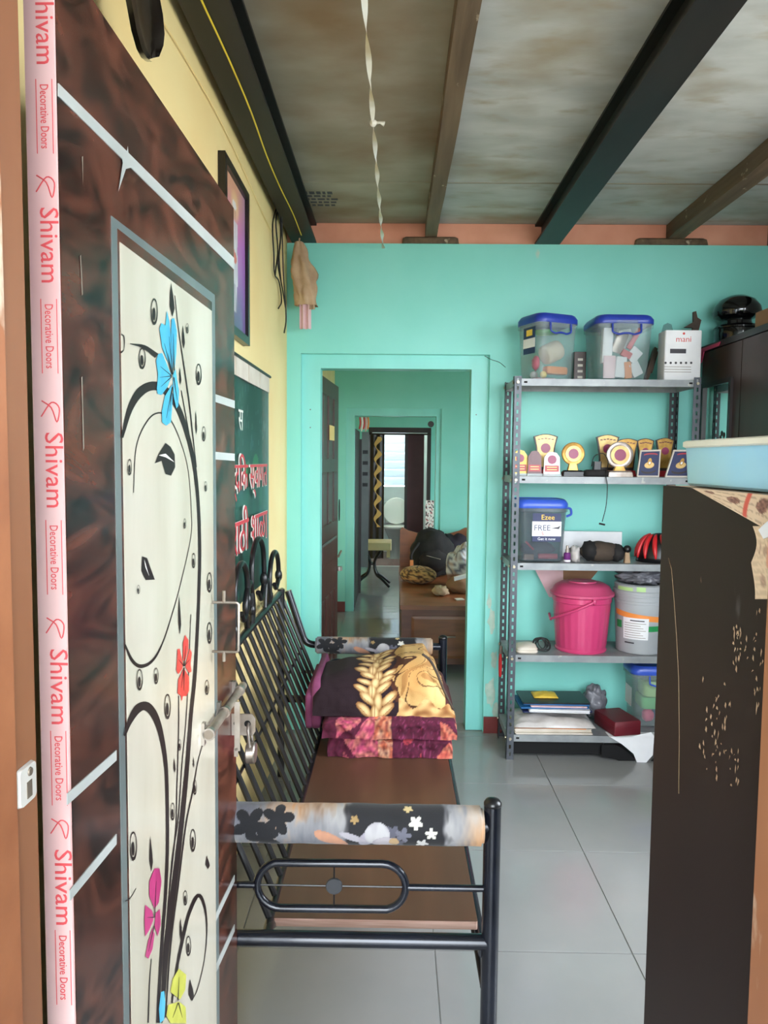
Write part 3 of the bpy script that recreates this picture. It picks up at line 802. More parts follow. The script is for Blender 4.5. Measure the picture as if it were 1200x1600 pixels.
flower([Z3(l) for l in ([(830, 1240), (865, 1270), (860, 1340), (835, 1385), (790, 1350), (800, 1290)], [(770, 1460), (780, 1410), (830, 1395), (862, 1420), (865, 1496), (820, 1496), (790, 1496)])], 'print_lime',
       [Z3(v) for v in ([(825, 1390), (830, 1280)], [(825, 1400), (800, 1470)], [(828, 1400), (845, 1470)])])
decal('flower_print', [Z3([(745, 1350), (760, 1345), (766, 1400), (760, 1480), (740, 1496), (735, 1430)])], 'print_blue', panel, fo)

# hardware: pull handle, tower bolt, hasp plate
ha, hb = Dp(330, 941), Dp(330, 1018)
hp = roundpath([ha, ha + dn * .056, hb + dn * .056, hb], .006, 3)
hd = part('handle', MB().tube(hp, .0028, 8), 'steel', door)
part('handle_tail', MB().tube([ha + dn * .026, ha + dn * .026 + UP * .024], .0034, 8).tube([hb + dn * .026, hb + dn * .026 - UP * .02], .0034, 8), 'steel_old', hd)
ra = Dp(313, 1148); rb = Vector((far.x, far.y, ra.z)) + du * .004
a0 = ra + dn * .016; b0_ = rb + dn * .016; b0_.z = ra.z + .002
bolt = part('bolt', MB().tube([a0, b0_], .0095, 14), 'steel_old', door)
for t in (.02, .42, .88):
    q = a0.lerp(b0_, t)
    part('bolt_bracket', MB().tube([q - du * .006, q + du * .006], .0125, 14).obox(q - dn * .012, du * .006, dn * .004, UP * .022), 'steel', bolt)
q = a0.lerp(b0_, .60)
part('bolt_tongue', MB().obox(q + dn * .014 - UP * .052, du * .0015, dn * .006, UP * .055).obox(q + dn * .011 - UP * .11, du * .0015, dn * .004, UP * .010), 'steel', bolt, None)
pc = Dp(352, 1148)
pc = Vector((far.x, far.y, pc.z)) - du * .05
hs = MB()
poly = [pc + dn * .001 + UP * .028, pc + dn * .048 + UP * .028, pc + dn * .056 + UP * .018, pc + dn * .056 - UP * .012, pc + dn * .050 - UP * .022, pc + dn * .001 - UP * .022]
hs.prism(poly, du * .003)
hasp = part('hasp_plate', hs, 'steel', door, None)
part('screw_hole', MB().lathe([(.0075, 0), (.0075, .0006)], 14, pc + dn * .038 + UP * .006 - du * .0012, 'Y'), 'hole_black', hasp)
part('screw_hole', MB().lathe([(.006, 0), (.006, .0006)], 14, pc + dn * .012 + UP * .006 - du * .0012, 'Y'), 'hole_black', hasp)
pk = thing('padlock', 'small round brass-grey padlock hanging from the hasp of the flowered door', 'padlock', pc + dn * .046 - UP * .075)
part('shackle', MB().tube([pc + dn * .040 + UP * .006 + dn * .006 * math.sin(t) + du * .012 * math.cos(t) + UP * .0 - UP * .016 * (1 - math.sin(t * .5)) for t in [math.pi * k / 8 for k in range(0)]] or smoothpath([pc + dn * .046 - du * .014 - UP * .05, pc + dn * .042 - du * .014 - UP * .005, pc + dn * .040 + du * .0015 + UP * .007, pc + dn * .042 + du * .016 - UP * .005, pc + dn * .046 + du * .016 - UP * .05], 4), .0032, 8), 'steel', pk)
part('lock_body', MB().lathe([(.022, -.0105), (.0245, -.008), (.0245, .008), (.022, .0105)], 24, pc + dn * .046 - UP * .062, 'X'), 'steel', pk)

# ------------------------------------------------------------------ entrance frame
JL, JR = -.371, .402
jl = struct('trim_4', MB().box((JL - .085, .58, -.05), (JL, .748, 2.16)), 'jamb', 'brown painted left post of the entrance frame')
part('stop_bead', MB().box((JL, .58, -.05), (JL + .004, .700, 2.13)), 'jamb_rough', jl, None)
part('rebate_gap_shade', MB().box((JL - .085, .748, -.05), (JL - .028, .79, 2.16)), 'wire_black', jl, None)  # black fill paints the shaded gap between post and door edge
zk = at(38, 1225, X=JL).z; yk = at(38, 1225, X=JL).y
st_ = part('strike_plate', MB().rr([(0, .034, .040, .005), (.004, .032, .038, .005)], 3).xf(Matrix(((0, 0, 1, JL + .0005), (1, 0, 0, yk), (0, 1, 0, zk), (0, 0, 0, 1)))), 'white_paint_metal', jl)
part('slot', MB().box((JL + .004, yk - .004, zk - .014), (JL + .0052, yk + .006, zk + .003)), 'steel_old', st_, None)
part('screw', MB().lathe([(.005, 0), (.004, .002)], 10, (JL + .004, yk + .003, zk + .012), 'X'), 'steel_old', st_)
part('peeled_plaster', MB().box((JL - .05, .752, at(42, 440, X=JL).z), (JL - .024, .776, at(42, 300, X=JL).z)), 'jute', jl, None)
jr = struct('trim_5', MB().box((JR, .58, -.05), (JR + .08, .79, 2.16)), 'jamb', 'brown painted right post of the entrance frame')
struct('trim_6', MB().box((JL, .58, 2.085), (JR, .79, 2.16)), 'jamb', 'head of the entrance frame')
struct('threshold', MB().box((JL, .58, -.155), (JR, .80, -.002)), 'tile')

# ================================================================== LEFT WALL
# wall fan: only the tip of its lower blade reaches the picture
tip = at(243, 92, X=-.47); FA = math.radians(38)
hubc = tip - Vector((0, math.sin(FA), -math.cos(FA))) * .425; hubc.x = -.49
fan = thing('wall_fan', 'glossy black fan blade hanging in front of the yellow wall', 'fan', hubc)
part('mount', MB().tube([hubc + Vector((-.085, 0, 0)), hubc], .035, 16), 'fan_black', fan)
part('hub', MB().lathe([(.01, -.03), (.055, -.026), (.07, 0), (.055, .03), (.01, .04)], 20, hubc, 'X'), 'fan_black', fan)
def blade(ang):
    prof = [(.05, -.018, .018), (.12, -.03, .03), (.22, -.062, .06), (.32, -.084, .08), (.365, -.086, .08), (.395, -.076, .07), (.412, -.058, .052), (.425, -.026, .02)]
    vs = []; fs = []
    R = Matrix.Rotation(ang, 3, 'X')
    for (r, a, b) in prof:
        for t in (0, 1):
            for k in range(5):
                w = a + (b - a) * k / 4
                vs.append(hubc + R @ Vector((.02 - .01 * t + .05 * (w - a) * (r / .4) - .012 * math.sin(math.pi * k / 4), w, -r)))
    n_ = len(prof)
    for i in range(n_ - 1):
        for k in range(4):
            fs.append((i * 10 + k, i * 10 + k + 1, i * 10 + 11 + k, i * 10 + 10 + k)); fs.append((i * 10 + 5 + k + 1, i * 10 + 5 + k, i * 10 + 15 + k, i * 10 + 16 + k))
        fs.append((i * 10, i * 10 + 10, i * 10 + 15, i * 10 + 5)); fs.append((i * 10 + 4, i * 10 + 9, i * 10 + 19, i * 10 + 14))
    e = (n_ - 1) * 10; fs.append((e, e + 1, e + 2, e + 3, e + 4, e + 9, e + 8, e + 7, e + 6, e + 5))
    part('blade', MB().add(vs, fs), 'fan_black', fan, 40)
for k in range(3): blade(FA + math.radians(120 * k))

# framed picture: pale standing figure on a pink to violet ground
WX = XL + .001
a, b = at(350, 235, X=WX + .02), at(389, 541, X=WX + .02)
pz1, pz0 = a.z, b.z; py0, py1 = a.y, b.y
pz1 = at(388, 304, X=WX + .02).z
pic = thing('framed_picture', 'tall black framed picture of a pale figure on pink hanging on the yellow wall', 'picture', (WX, (py0 + py1) / 2, pz0))
fw = .03
for (y0, y1, z0, z1) in ((py0, py1, pz1 - fw, pz1), (py0, py1, pz0, pz0 + fw), (py0, py0 + fw, pz0 + fw, pz1 - fw), (py1 - fw, py1, pz0 + fw, pz1 - fw)):
    part('frame', MB().box((WX, y0, z0), (WX + .024, y1, z1)), 'frame_black', pic, None)
def piccol(u, v):
    y, z = u, v
    c = mixc((110, 96, 150), (196, 104, 186), min(1, z * 1.6)) if z < .62 else mixc((196, 104, 186), (216, 160, 130), (z - .62) / .3)
    c = mixc(c, (70, 66, 96), max(0, .35 - z) * 2.0)
    c = mixc(c, (150, 120, 190), max(0, y - .6) * 1.4)
    x = y - .46 - .02 * math.sin(z * 9)
    halo = ell(y, z, .5, .84, .2, .11)
    if halo < 1: c = mixc(c, (238, 214, 150), .6 * (1 - halo) + .2)
    if abs(x) < .17 - .05 * abs(z - .5) and .30 < z < .74: c = mixc((226, 222, 224), (180, 176, 190), .5 + .6 * nz(y * 14, z * 8))
    if abs(x) < .10 and .12 < z <= .30: c = mixc((214, 208, 214), (120, 110, 130), .5 + .9 * nz(y * 20, z * 5))
    if ell(y, z, .47, .80, .08, .055) < 1: c = (196, 160, 134)
    if ell(y, z, .47, .845, .1, .03) < 1: c = (230, 226, 222)
    if ell(y, z, .44, .49, .14, .045) < 1: c = (206, 110, 96)
    return c
part('print', MB().grid(lambda u, v: (WX + .012, py0 + fw + (py1 - py0 - 2 * fw) * u, pz0 + fw + (pz1 - pz0 - 2 * fw) * v), 46, 90, piccol), 'print', pic, None)
part('backing', MB().box((WX, py0 + fw, pz0 + fw), (WX + .010, py1 - fw, pz1 - fw)), 'frame_brown', pic, None)

# green poster with red lettering
a, b = at(419, 589, X=WX + .004), at(418, 870, X=WX + .004)
qy1 = a.y; qz1 = a.z; qz0 = b.z - .10; qy0 = qy1 - .95
pos = thing('poster', 'dark green banner poster with red lettering on the yellow wall', 'poster', (WX, (qy0 + qy1) / 2, qz0))
def poscol(u, v):
    c = mixc((18, 58, 52), (34, 104, 78), .5 + .8 * nz(u * 7, v * 9))
    c = mixc(c, (30, 116, 132), max(0, nz(u * 9 + 4, v * 7) - .15) * 1.6)
    c = mixc(c, (20, 30, 34), max(0, nz(u * 12, v * 3 + 7) * 1.3))
    if v > .62: c = mixc(c, (20, 34, 36), .55)
    if u > .82 and v > .60: c = mixc(c, (160, 40, 44), .35 + .6 * nz(u * 60, v * 50))
    if ell(u, v, .52, .58, .07, .05) < 1 or ell(u, v, .68, .61, .06, .06) < 1: c = mixc(c, (70, 156, 84), .75)
    if abs(nz(u * 26, v * 2.5 + 3)) < .04 and v > .6: c = mixc(c, (120, 150, 146), .6)
    if u > .95: c = mixc(c, (120, 140, 138), .5)
    c = mixc((0, 0, 0), c, .78)
    return c
part('print', MB().grid(lambda u, v: (WX + .004 + .004 * math.sin(u * 9), qy0 + (qy1 - qy0) * u, qz0 + (qz1 - qz0 - .07) * v), 80, 110, poscol), 'print', pos, True)
for k in range(4):
    part('top_strip', MB().box((WX + .003, qy0 + k * .24, qz1 - .072), (WX + .010, min(qy1, qy0 + k * .24 + .225), qz1 - .004)), 'off_paper', pos, None)
part('rod', MB().tube([(WX + .012, qy0 - .01, qz1), (WX + .012, qy1 + .005, qz1)], .006, 8), 'dark_brown', pos)
def ptext(s, py_, size, sx=1.0):
    zt = at(395, py_, X=WX + .01).z
    text('lettering', s, 'poster_white', pos, (WX + .0105, qy1 - .07, zt - .004), (0, 1, 0), (0, 0, 1), size * 1.05, align='RIGHT', sx=sx)
    text('lettering', s, 'poster_red', pos, (WX + .0115, qy1 - .072, zt), (0, 1, 0), (0, 0, 1), size, align='RIGHT', sx=sx)
ptext('हार्दिक स्वागत', 762, .15)
ptext('मराठी शाळा', 852, .19)
text('lettering', 'स', 'poster_white', pos, (WX + .0105, at(372, 668, X=WX).y, at(372, 672, X=WX).z), (0, 1, 0), (0, 0, 1), .12)

# black cables bundled on the yellow wall near the corner
base = at(433, 330, X=XL + .02)
cb = thing('cable_bundle', 'tangle of black cables hanging on the yellow wall below the black beam', 'cable', at(438, 478, X=XL + .01))
for k, pts in enumerate(([(433, 322), (426, 350), (428, 400), (429, 428), (436, 440), (440, 470), (435, 482)],
                         [(436, 322), (431, 345), (434, 390), (431, 420), (430, 430)],
                         [(438, 330), (438, 380), (434, 410), (441, 450), (446, 480)],
                         [(434, 326), (439, 360), (436, 400), (439, 440)],
                         [(440, 335), (441, 370), (443, 430), (447, 495), (444, 520)])):
    part('cable', MB().tube(smoothpath([at(x, y, X=XL + .012 + .006 * k) for (x, y) in pts], 5), .0035, 6), 'wire_black', cb, True)

# beige cloth bag hanging at the corner under the beam
hc = at(470, 378, Y=3.9); hb_ = at(480, 512, Y=3.9)
bagc = thing('hanging_bag', 'dusty beige cloth bundle hanging in the corner below the black beam', 'bag', (hc.x, 3.9, hb_.z))
def bagf(u, v):
    t = v; a = 2 * math.pi * u
    cx = at(467 + 13 * t, 378 + 100 * t, Y=3.9)
    w = .018 + .040 * math.sin(min(1, t * 1.5) * math.pi / 2)
    k = 1 + .5 * nz(math.cos(a) * 2, math.sin(a) * 2, t * 5) + .14 * math.sin(a * 5 + t * 4) + .1 * nz(math.cos(a) * 6, math.sin(a) * 6, t * 12)
    return Vector((cx.x + w * k * math.cos(a), 3.9 + w * .7 * k * math.sin(a), cx.z))
part('cloth', MB().grid(bagf, 36, 18), 'jute', bagc, True)
def tailf(px0, px1, y0, y1, amp):
    def f(u, v):
        q = at(px0 + (px1 - px0) * u, y0 + (y1 - y0) * v, Y=3.885)
        return Vector((q.x, 3.885 + .010 * math.sin(u * 14) + amp * v, q.z))
    return f
part('tail', MB().grid(tailf(468, 486, 470, 514, 0), 16, 6), 'pink_paper', bagc, True)
part('tail', MB().grid(tailf(462, 474, 420, 478, .01), 10, 6), 'jute', bagc, True)
part('tail', MB().grid(tailf(482, 492, 455, 484, -.01), 8, 4), 'jute', bagc, True)
part('string', MB().tube([at(468, 372, Y=3.9), at(467, 384, Y=3.9)], .004, 6), 'jute', bagc)

# ================================================================== METAL SOFA BED
YN, YS = 1.72, 3.52
pr = at(769, 1300, Y=YN); SXR = pr.x                      # right post
zarm = at(560, 1287, Y=YN).z; zarm2 = at(580, 1009, Y=YS).z
zr = at(560, 1468, Y=YN).z                                # low end rail
zmid = at(560, 1385, Y=YN).z
zs = zr + .035                                            # seat frame height
BXT, BZT = -.525, .875                                    # top rail of the backrest
BXB = -.29                                                # seat back edge
ZSEAT = at(600, 1441, Y=YN + .06).z
sofa = thing('sofa_bed', 'black metal tube sofa bed with slatted back and bare brown board seat', 'sofa bed', ((BXB + SXR) / 2, (YN + YS) / 2, 0))
def T(name, pts, r, m='sofa_black', n=12, par=sofa, closed=False, lab=None):
    return part(name, MB().tube(pts, r, n, closed), m, par, 40, True, lab)
# corner posts with domed caps
for (y, zt) in ((YN, at(769, 1258, Y=YN).z), (YS, at(690, 998, Y=YS).z)):
    pst = T('post', [(SXR, y, 0), (SXR, y, zt)], .0205, 'sofa_tube', 18)
    part('cap', MB().lathe([(.0215, 0), (.0215, .006), (.017, .013), (.008, .017), (.001, .018)], 18, (SXR, y, zt)), 'sofa_black', pst, True)
for y in (YN + .03, 3.40):
    T('rear_leg', [(BXT + .005, y, 0), (BXT + .005, y, BZT + .02)], .017, 'sofa_black', 14)
# end frames: bent arm tube, padded sleeve, low rail, middle bar with oval
def petal(u, v, cx, cy, r, ph, n=5):
    dx, dy = u - cx, v - cy; d = math.hypot(dx, dy); a = math.atan2(dy, dx) + ph
    return d < r * (.45 + .55 * abs(math.cos(a * n / 2)))
def armcol(L):
    W_ = .29    # sleeve girth
    def f(u, v):
        x = u * L; y = (v - .5) * W_; kx = u       # metres on the cloth; y=0 faces the room end
        br_ = nz(x * 60, y * 16, 5) * .5 + nz(x * 130, y * 40, 9) * .35          # brushed strokes
        g = nz(x * 7, y * 9, 2) + br_ * .5
        c = mixc((112, 114, 124), (178, 176, 174), .5 + .9 * g)
        c = mixc(c, (206, 148, 96), max(0, nz(x * 5 + 9, y * 5, 8) + br_ * .4 - .18) * 2.4)
        c = mixc(c, (64, 66, 80), max(0, nz(x * 6 + 3, y * 5, 1) + br_ * .3 - .12) * 2.2)
        e = min(kx - .45, .86 - kx) * L + .02 * br_ + .01 * nz(x * 30, y * 30)
        c = mixc(c, (22, 22, 27), e * 60 + .2 if y > -.055 + .03 * nz(x * 20, 3) else 0)
        c = mixc(c, mixc((214, 150, 92), (190, 180, 170), .5 + g), max(0, kx + .06 * br_ - .90) * 14)
        for (px_, py_, r, ph) in ((.05, .015, .045, 0.2), (.115, .03, .04, 1.1), (.085, -.02, .04, .6)):
            if petal(x, y, px_, py_, r, ph): c = (20, 20, 26)
        for (fx, fy, r, ph, cc) in ((.73, .025, .017, .3, (232, 228, 216)), (.79, .0, .015, .9, (226, 222, 210)), (.755, -.03, .016, .1, (210, 208, 206)), (.64, .0, .02, .2, (92, 92, 106)), (.68, -.005, .02, 1.2, (110, 110, 124)), (.66, -.03, .018, .7, (84, 84, 98)), (.49, .03, .011, .2, (170, 140, 90)), (.70, .06, .012, .4, (220, 196, 140))):
            if petal(x, y, fx * L, fy, r, ph): c = cc
        for (fx, fy, rx, ry, an, cc) in ((.535, -.02, .016, .024, -.3, (168, 164, 176)), (.58, -.005, .03, .03, .3, (196, 194, 196)), (.61, -.028, .03, .018, .1, (184, 178, 184)), (.485, -.012, .035, .009, -.35, (180, 176, 184)), (.40, -.02, .045, .016, -.5, (208, 150, 118)), (.645, -.025, .012, .014, 0, (190, 158, 116))):
            if ell(x, y, fx * L, fy, rx, ry, an) < 1: c = mixc(cc, (90, 84, 96), .3 * br_ + .4 * max(0, ell(x, y, fx * L, fy, rx, ry, an) - .6))
        return mixc((0, 0, 0), c, .86)
    return f
def endframe(y, za, near):
    xl = -.40 if not near else -.41
    pth = roundpath([(BXT + .02, y, BZT - .01), (xl - .02, y, za + .005), (xl + .06, y, za), (SXR, y, za)], .07, 6)
    T('arm_tube', pth, .0175, 'sofa_tube', 12)
    x0, x1 = xl + .03, SXR - (.022 if near else .05)
    L = x1 - x0; R_ = .046 if near else .041
    def f(u, v):
        a = -math.pi / 2 - 2 * math.pi * (v - .5)          # v=.5 faces -Y
        k = R_ * (1 + .05 * nz(u * 9, v * 5 if v < 1 else 0, 4)) * (1 if .01 < u < .99 else .86)
        return Vector((x0 + L * u, y + k * math.sin(a), za + k * math.cos(a) * 1.0))
    mb = MB().grid(lambda u, v: (lambda p: p)(Vector((x0 + L * u, y - (R_ * (1 + .05 * nz(u * 9, 2)) * (1 if .01 < u < .99 else .85)) * math.cos(2 * math.pi * (v - .5)), za + (R_ * (1 + .05 * nz(u * 9, 2)) * (1 if .01 < u < .99 else .85)) * math.sin(2 * math.pi * (v - .5))))), 330 if near else 240, 110, armcol(L))
    part('arm_sleeve', mb, 'fabric_print', sofa, True, True, 'flower printed cloth sleeve over the arm')
    T('end_rail', [(BXT, y, zr), (SXR, y, zr)], .0185, 'sofa_tube', 16)
    zm = zmid
    xo0, xo1 = at(402, 1384, Y=YN).x, at(634, 1384, Y=YN).x
    hh = (at(520, 1346, Y=YN).z - at(520, 1418, Y=YN).z) / 2
    ov = []
    for k in range(28):
        a = 2 * math.pi * k / 28
        cx = (xo1 - hh) if math.cos(a) >= 0 else (xo0 + hh)
        ov.append((cx + hh * math.cos(a), y, zm + hh * math.sin(a)))
    T('oval_ring', ov, .0095, 'sofa_tube', 12, sofa, True)
    T('cross_bar', [(BXB - .15, y, zm), (xo0, y, zm)], .008, 'sofa_tube'); T('cross_bar', [(xo1, y, zm), (SXR, y, zm)], .008, 'sofa_tube')
    T('inner_rod', [(xo0, y, zm), (xo1, y, zm)], .0022, 'sofa_black', 6)
    xm = at(522, 1384, Y=YN).x
    T('inner_rod', [(xm, y, zm - hh), (xm, y, zm + hh)], .0022, 'sofa_black', 6)
    part('disc', MB().lathe([(.019, -.004), (.0205, -.002), (.0205, .002), (.019, .004)], 22, (xm, y, zm), 'Y'), 'rack_dark', sofa, 40)
endframe(YN, zarm, True)
endframe(YS, zarm2, False)
# seat frame, side rails, board
zsf = ZSEAT - .035
T('side_rail', [(SXR - .015, YN, zsf), (SXR - .015, YS, zsf)], .013, 'sofa_tube'); T('side_rail', [(SXR - .012, YN, zsf - .085), (SXR - .012, YS, zsf - .085)], .010, 'sofa_black')
for k in range(5):
    y = YN + .25 + k * .33
    T('rail_strut', [(SXR - .014, y, zsf), (SXR - .014, y, zsf - .085)], .006)
T('side_rail', roundpath([(BXB - .01, YN, zr), (BXB - .01, YN + .05, zr), (BXB - .01, YN + .10, zsf), (BXB - .01, YS, zsf)], .02, 3), .013)
for k in range(4):
    y = YN + .12 + k * .5
    T('seat_support', [(BXB - .01, y, zsf - .004), (SXR - .015, y, zsf - .004)], .010)
for (x) in (BXB - .01,):
    T('front_foot', [(x, YS - .1, zsf), (x, YS - .1, 0)], .013)
xa, xb2 = at(426, 1441, Y=YN + .06).x, at(747, 1448, Y=YN + .06).x
part('seat_board', MB().rr([(ZSEAT - .001, xb2 - xa, YS - YN - .10, .004), (ZSEAT, xb2 - xa - .002, YS - YN - .102, .004)], 2, ((xa + xb2) / 2, (YN + YS) / 2 + .02, 0)), 'plywood_top', sofa, None, True, 'brown laminate board seat')
part('board_core', MB().rr([(ZSEAT - .022, xb2 - xa, YS - YN - .10, .004), (ZSEAT - .001, xb2 - xa, YS - YN - .10, .004)], 2, ((xa + xb2) / 2, (YN + YS) / 2 + .02, 0)), 'ply_edge', sofa, None)
part('tape_strip', MB().box((xa - .006, YN + .07, ZSEAT - .02), (xa - .001, YN + .45, ZSEAT + .001)), 'teal_strip', sofa, None)
# slatted backrest
T('back_top_rail', [(BXT, YN + .03, BZT), (BXT, YS - .06, BZT)], .015, 'sofa_black', 12)
T('back_low_rail', [(BXB - .012, YN + .03, zsf + .03), (BXB - .012, YS - .06, zsf + .03)], .011, 'sofa_black', 12)
nb = 18
for k in range(nb):
    y = YN + .07 + (YS - YN - .18) * k / (nb - 1)
    T('back_bar', [(BXT, y, BZT), (BXB - .012, y, zsf + .03)], .0088, 'sofa_black', 8)
T('back_mid_rail', [((BXT + BXB) / 2 - .02, YN + .05, .61), ((BXT + BXB) / 2 - .02, YS - .08, .61)], .006, 'sofa_black', 8)
# scrollwork above the top rail
def scroll(y0, y1, h, hook):
    c = (y0 + y1) / 2; w = (y1 - y0) / 2
    pts = [(BXT, y0, BZT)] + [(BXT, c - w * math.cos(a), BZT + h - w * .8 + w * .9 * math.sin(a)) for a in [math.pi * k / 8 for k in range(9)]]
    pts += [(BXT, y1, BZT + h * .4), (BXT, y1 - w * hook, BZT + h * .22), (BXT, c, BZT + h * .34)]
    s_ = T('scroll', smoothpath(pts, 4), .0105, 'sofa_black', 10)
    part('collar', MB().blob((BXT, y1, BZT + h * .45), (.017, .017, .03), 10, 8), 'sofa_black', s_, True)
    part('collar', MB().blob((BXT, y0, BZT + h * .2), (.015, .015, .025), 10, 8), 'sofa_black', s_, True)
scroll(2.42, 2.64, .25, .6); scroll(2.72, 2.98, .30, .5); scroll(3.12, 3.36, .20, .6); scroll(2.05, 2.3, .2, .6)
T('scroll', smoothpath([(BXT, 2.64, BZT), (BXT, 2.60, BZT + .10), (BXT, 2.68, BZT + .17), (BXT, 2.74, BZT + .08), (BXT, 2.72, BZT)], 5), .011, 'sofa_black', 10)
T('scroll', smoothpath([(BXT, 3.0, BZT), (BXT, 3.04, BZT + .12), (BXT, 3.10, BZT + .06), (BXT, 3.12, BZT)], 5), .009, 'sofa_black', 10)

# ------------------------------------------------------------------ bedding on the sofa
def slabgrid(x0, x1, y0, y1, zb, top, rnd, nx, ns, col, wav=0.0, seed=0.0):
    """folded cloth: cross section front/top/back carried along x; top = function of u"""
    def f(u, v):
        h = top(u); D = y1 - y0
        per = 2 * h + D; s_ = v * per
        ex = min(u, 1 - u) * (x1 - x0); e = 1 - max(0, 1 - ex / .03) ** 2 * .35
        h2 = h * e; r = min(rnd, h2 * .8)
        if s_ < h: y, z = y0, h2 * s_ / h
        elif s_ < h + D: y, z = y0 + (s_ - h), h2
        else: y, z = y1, h2 * (per - s_) / h
        # round the two upper edges
        if z > h2 - r and y < y0 + r:
            a = Vector((y - y0 - r, z - h2 + r)); 
            if a.length > 1e-6:
                k = r / max(abs(a.x), abs(a.y)) ; q = a * (max(abs(a.x), abs(a.y)) / a.length); y, z = y0 + r + q.x, h2 - r + q.y
        elif z > h2 - r and y > y1 - r:
            a = Vector((y - y1 + r, z - h2 + r))
            if a.length > 1e-6:
                q = a * (max(abs(a.x), abs(a.y)) / a.length); y, z = y1 - r + q.x, h2 - r + q.y
        w = wav * (nz(u * 7 + seed, z * 22, seed) + .5 * nz(u * 19, z * 40 + y * 8, seed))
        return Vector((x0 + (x1 - x0) * u + w * .3, y + w * (1 if y < (y0 + y1) / 2 else -1), zb + z + w * .4 * (z / max(h2, .01))))
    return MB().grid(f, nx, ns, col)
ZB0 = ZSEAT + .002
by0 = 2.79
ql, qr = at(503, 1150, Y=by0).x, at(714, 1150, Y=by0).x
zq = at(600, 1124, Y=by0).z - ZB0
def quiltcol(u, v):
    g = nz(u * 7, v * 9, 3)
    c = (96, 18, 52)
    if .12 < u < .42 and g > -.12: c = mixc((226, 88, 130), (246, 150, 130), .5 + 1.2 * nz(u * 20, v * 30))
    if .40 < u < .52: c = mixc((238, 130, 84), (246, 196, 150), .5 + 1.5 * nz(u * 30, v * 20))
    if u > .88 and g > -.1: c = mixc((236, 110, 84), (240, 160, 120), .5 + nz(u * 30, v * 30))
    if .55 < u < .88 and abs(nz(u * 22, v * 16, 6)) < .05: c = (150, 60, 104)
    if .60 < u < .75 and g > .25: c = (232, 84, 92)
    return mixc(c, (44, 6, 24), .38 + .4 * nz(u * 50, v * 50))
zh = zq * .5
q1 = thing('folded_quilt', 'crimson and orange patterned quilt folded flat under the maroon blanket', 'quilt', ((ql + qr) / 2, by0 + .28, ZB0))
part('lower_layer', slabgrid(ql + .02, qr - .015, by0 + .012, by0 + .56, ZB0, lambda u: zh * (1 + .10 * math.sin(u * 9)), .03, 110, 100, quiltcol, .015, 4.0), 'plush', q1, True)
part('upper_layer', slabgrid(ql, qr, by0, by0 + .56, ZB0 + zh, lambda u: (zq - zh) * (1 - .06 * math.sin(u * 7)), .03, 110, 100, lambda u, v: quiltcol(u * .98 + .02, v + .2), .017, 9.0), 'plush', q1, True)
zb1 = ZB0 + zq - .001
bl, br = at(488, 1100, Y=by0 + .03).x, at(712, 1100, Y=by0 + .03).x
ztop = [(0, 1060), (.08, 1052), (.25, 1043), (.42, 1038), (.55, 1030), (.66, 1021), (.78, 1019), (.86, 1040), (.93, 1072), (1, 1100)]
def blt(u):
    for i in range(len(ztop) - 1):
        a, b = ztop[i], ztop[i + 1]
        if u <= b[0]:
            t = (u - a[0]) / (b[0] - a[0]); t = t * t * (3 - 2 * t); py = a[1] + (b[1] - a[1]) * t; break
    return at(600, py, Y=by0 + .16).z - zb1
MARO, GOLD, GOLD2, DKB = (30, 10, 20), (184, 138, 80), (208, 172, 112), (70, 38, 18)
def blcol(u, v):
    h = blt(u); per = 2 * h + .4; s_ = v * per                    # metres up the front and over the top
    x = u * (br - bl); y = s_
    xl = .165 + .012 * math.sin(y * 60) ; c = MARO
    gb = .585 + .03 * math.sin(y * 26) + .08 * max(0, y - .2)
    if gb - .035 < u <= gb and y > .06: c = (70, 34, 18)
    if u > gb: 
        c = mixc(GOLD, GOLD2, .5 + .9 * nz(x * 9, y * 7, 2))
        w = nz(x * 14 + 3 * nz(x * 6, y * 6), y * 10, 7)
        if abs(w) < .045: c = DKB
        elif w > .32: c = mixc(c, (150, 104, 56), .7)
        if u > .93 and y > .05: c = (70, 30, 30)
    # leafy sprays between the dark half and the gold half
    best = None
    for k in range(11):
        cy = .015 + .046 * k
        for sgn in (-1, 1, 0):
            cx = .245 + sgn * .042 + .014 * math.sin(k * 2.1); an = (math.pi / 2 - sgn * .80)
            d = ell(x, y, cx, cy + (.012 if sgn else 0), .042, .0175, an)
            if d < 1 and (best is None or k > best[1] or True):
                dx, dy = x - cx, y - cy
                ax = abs(-math.sin(an) * dx + math.cos(an) * dy)
                cc = mixc((226, 198, 144), (128, 82, 40), d * 1.1 - .1)
                if ax < .0012: cc = (140, 96, 56)
                if best is None or d < best[2]: best = (cc, k, d)
    if best: c = best[0]
    if u > .60 and y < .055 + .02 * math.sin(x * 60):
        c = mixc((216, 178, 120), (140, 92, 50), .45 + 1.3 * nz(x * 24, y * 34, 5))
    return c
bk = thing('folded_blanket', 'thick maroon blanket with golden leaf pattern folded on the sofa bed', 'blanket', ((bl + br) / 2, by0 + .28, zb1))
part('cloth', slabgrid(bl, br, by0 + .03, by0 + .43, zb1, blt, .13, 190, 190, blcol, .006, 2.0), 'plush', bk, True)
def foldroll(px0, px1, t0, t1):
    a, b = at(px0, t1, Y=by0 + .06), at(px1, t0, Y=by0 + .06)
    return MB().rr([(0, b.x - a.x, .40, .01), ((b.z - a.z) * .12, (b.x - a.x) * 1.2, .42, .012), ((b.z - a.z) * .85, (b.x - a.x) * 1.15, .42, .012), (b.z - a.z, (b.x - a.x) * .7, .38, .01)], 4, ((a.x + b.x) / 2, by0 + .27, a.z))
part('lining_fold', foldroll(487, 500, 1062, 1139), 'magenta_cloth', bk, True, True, 'magenta lining fold at the end')
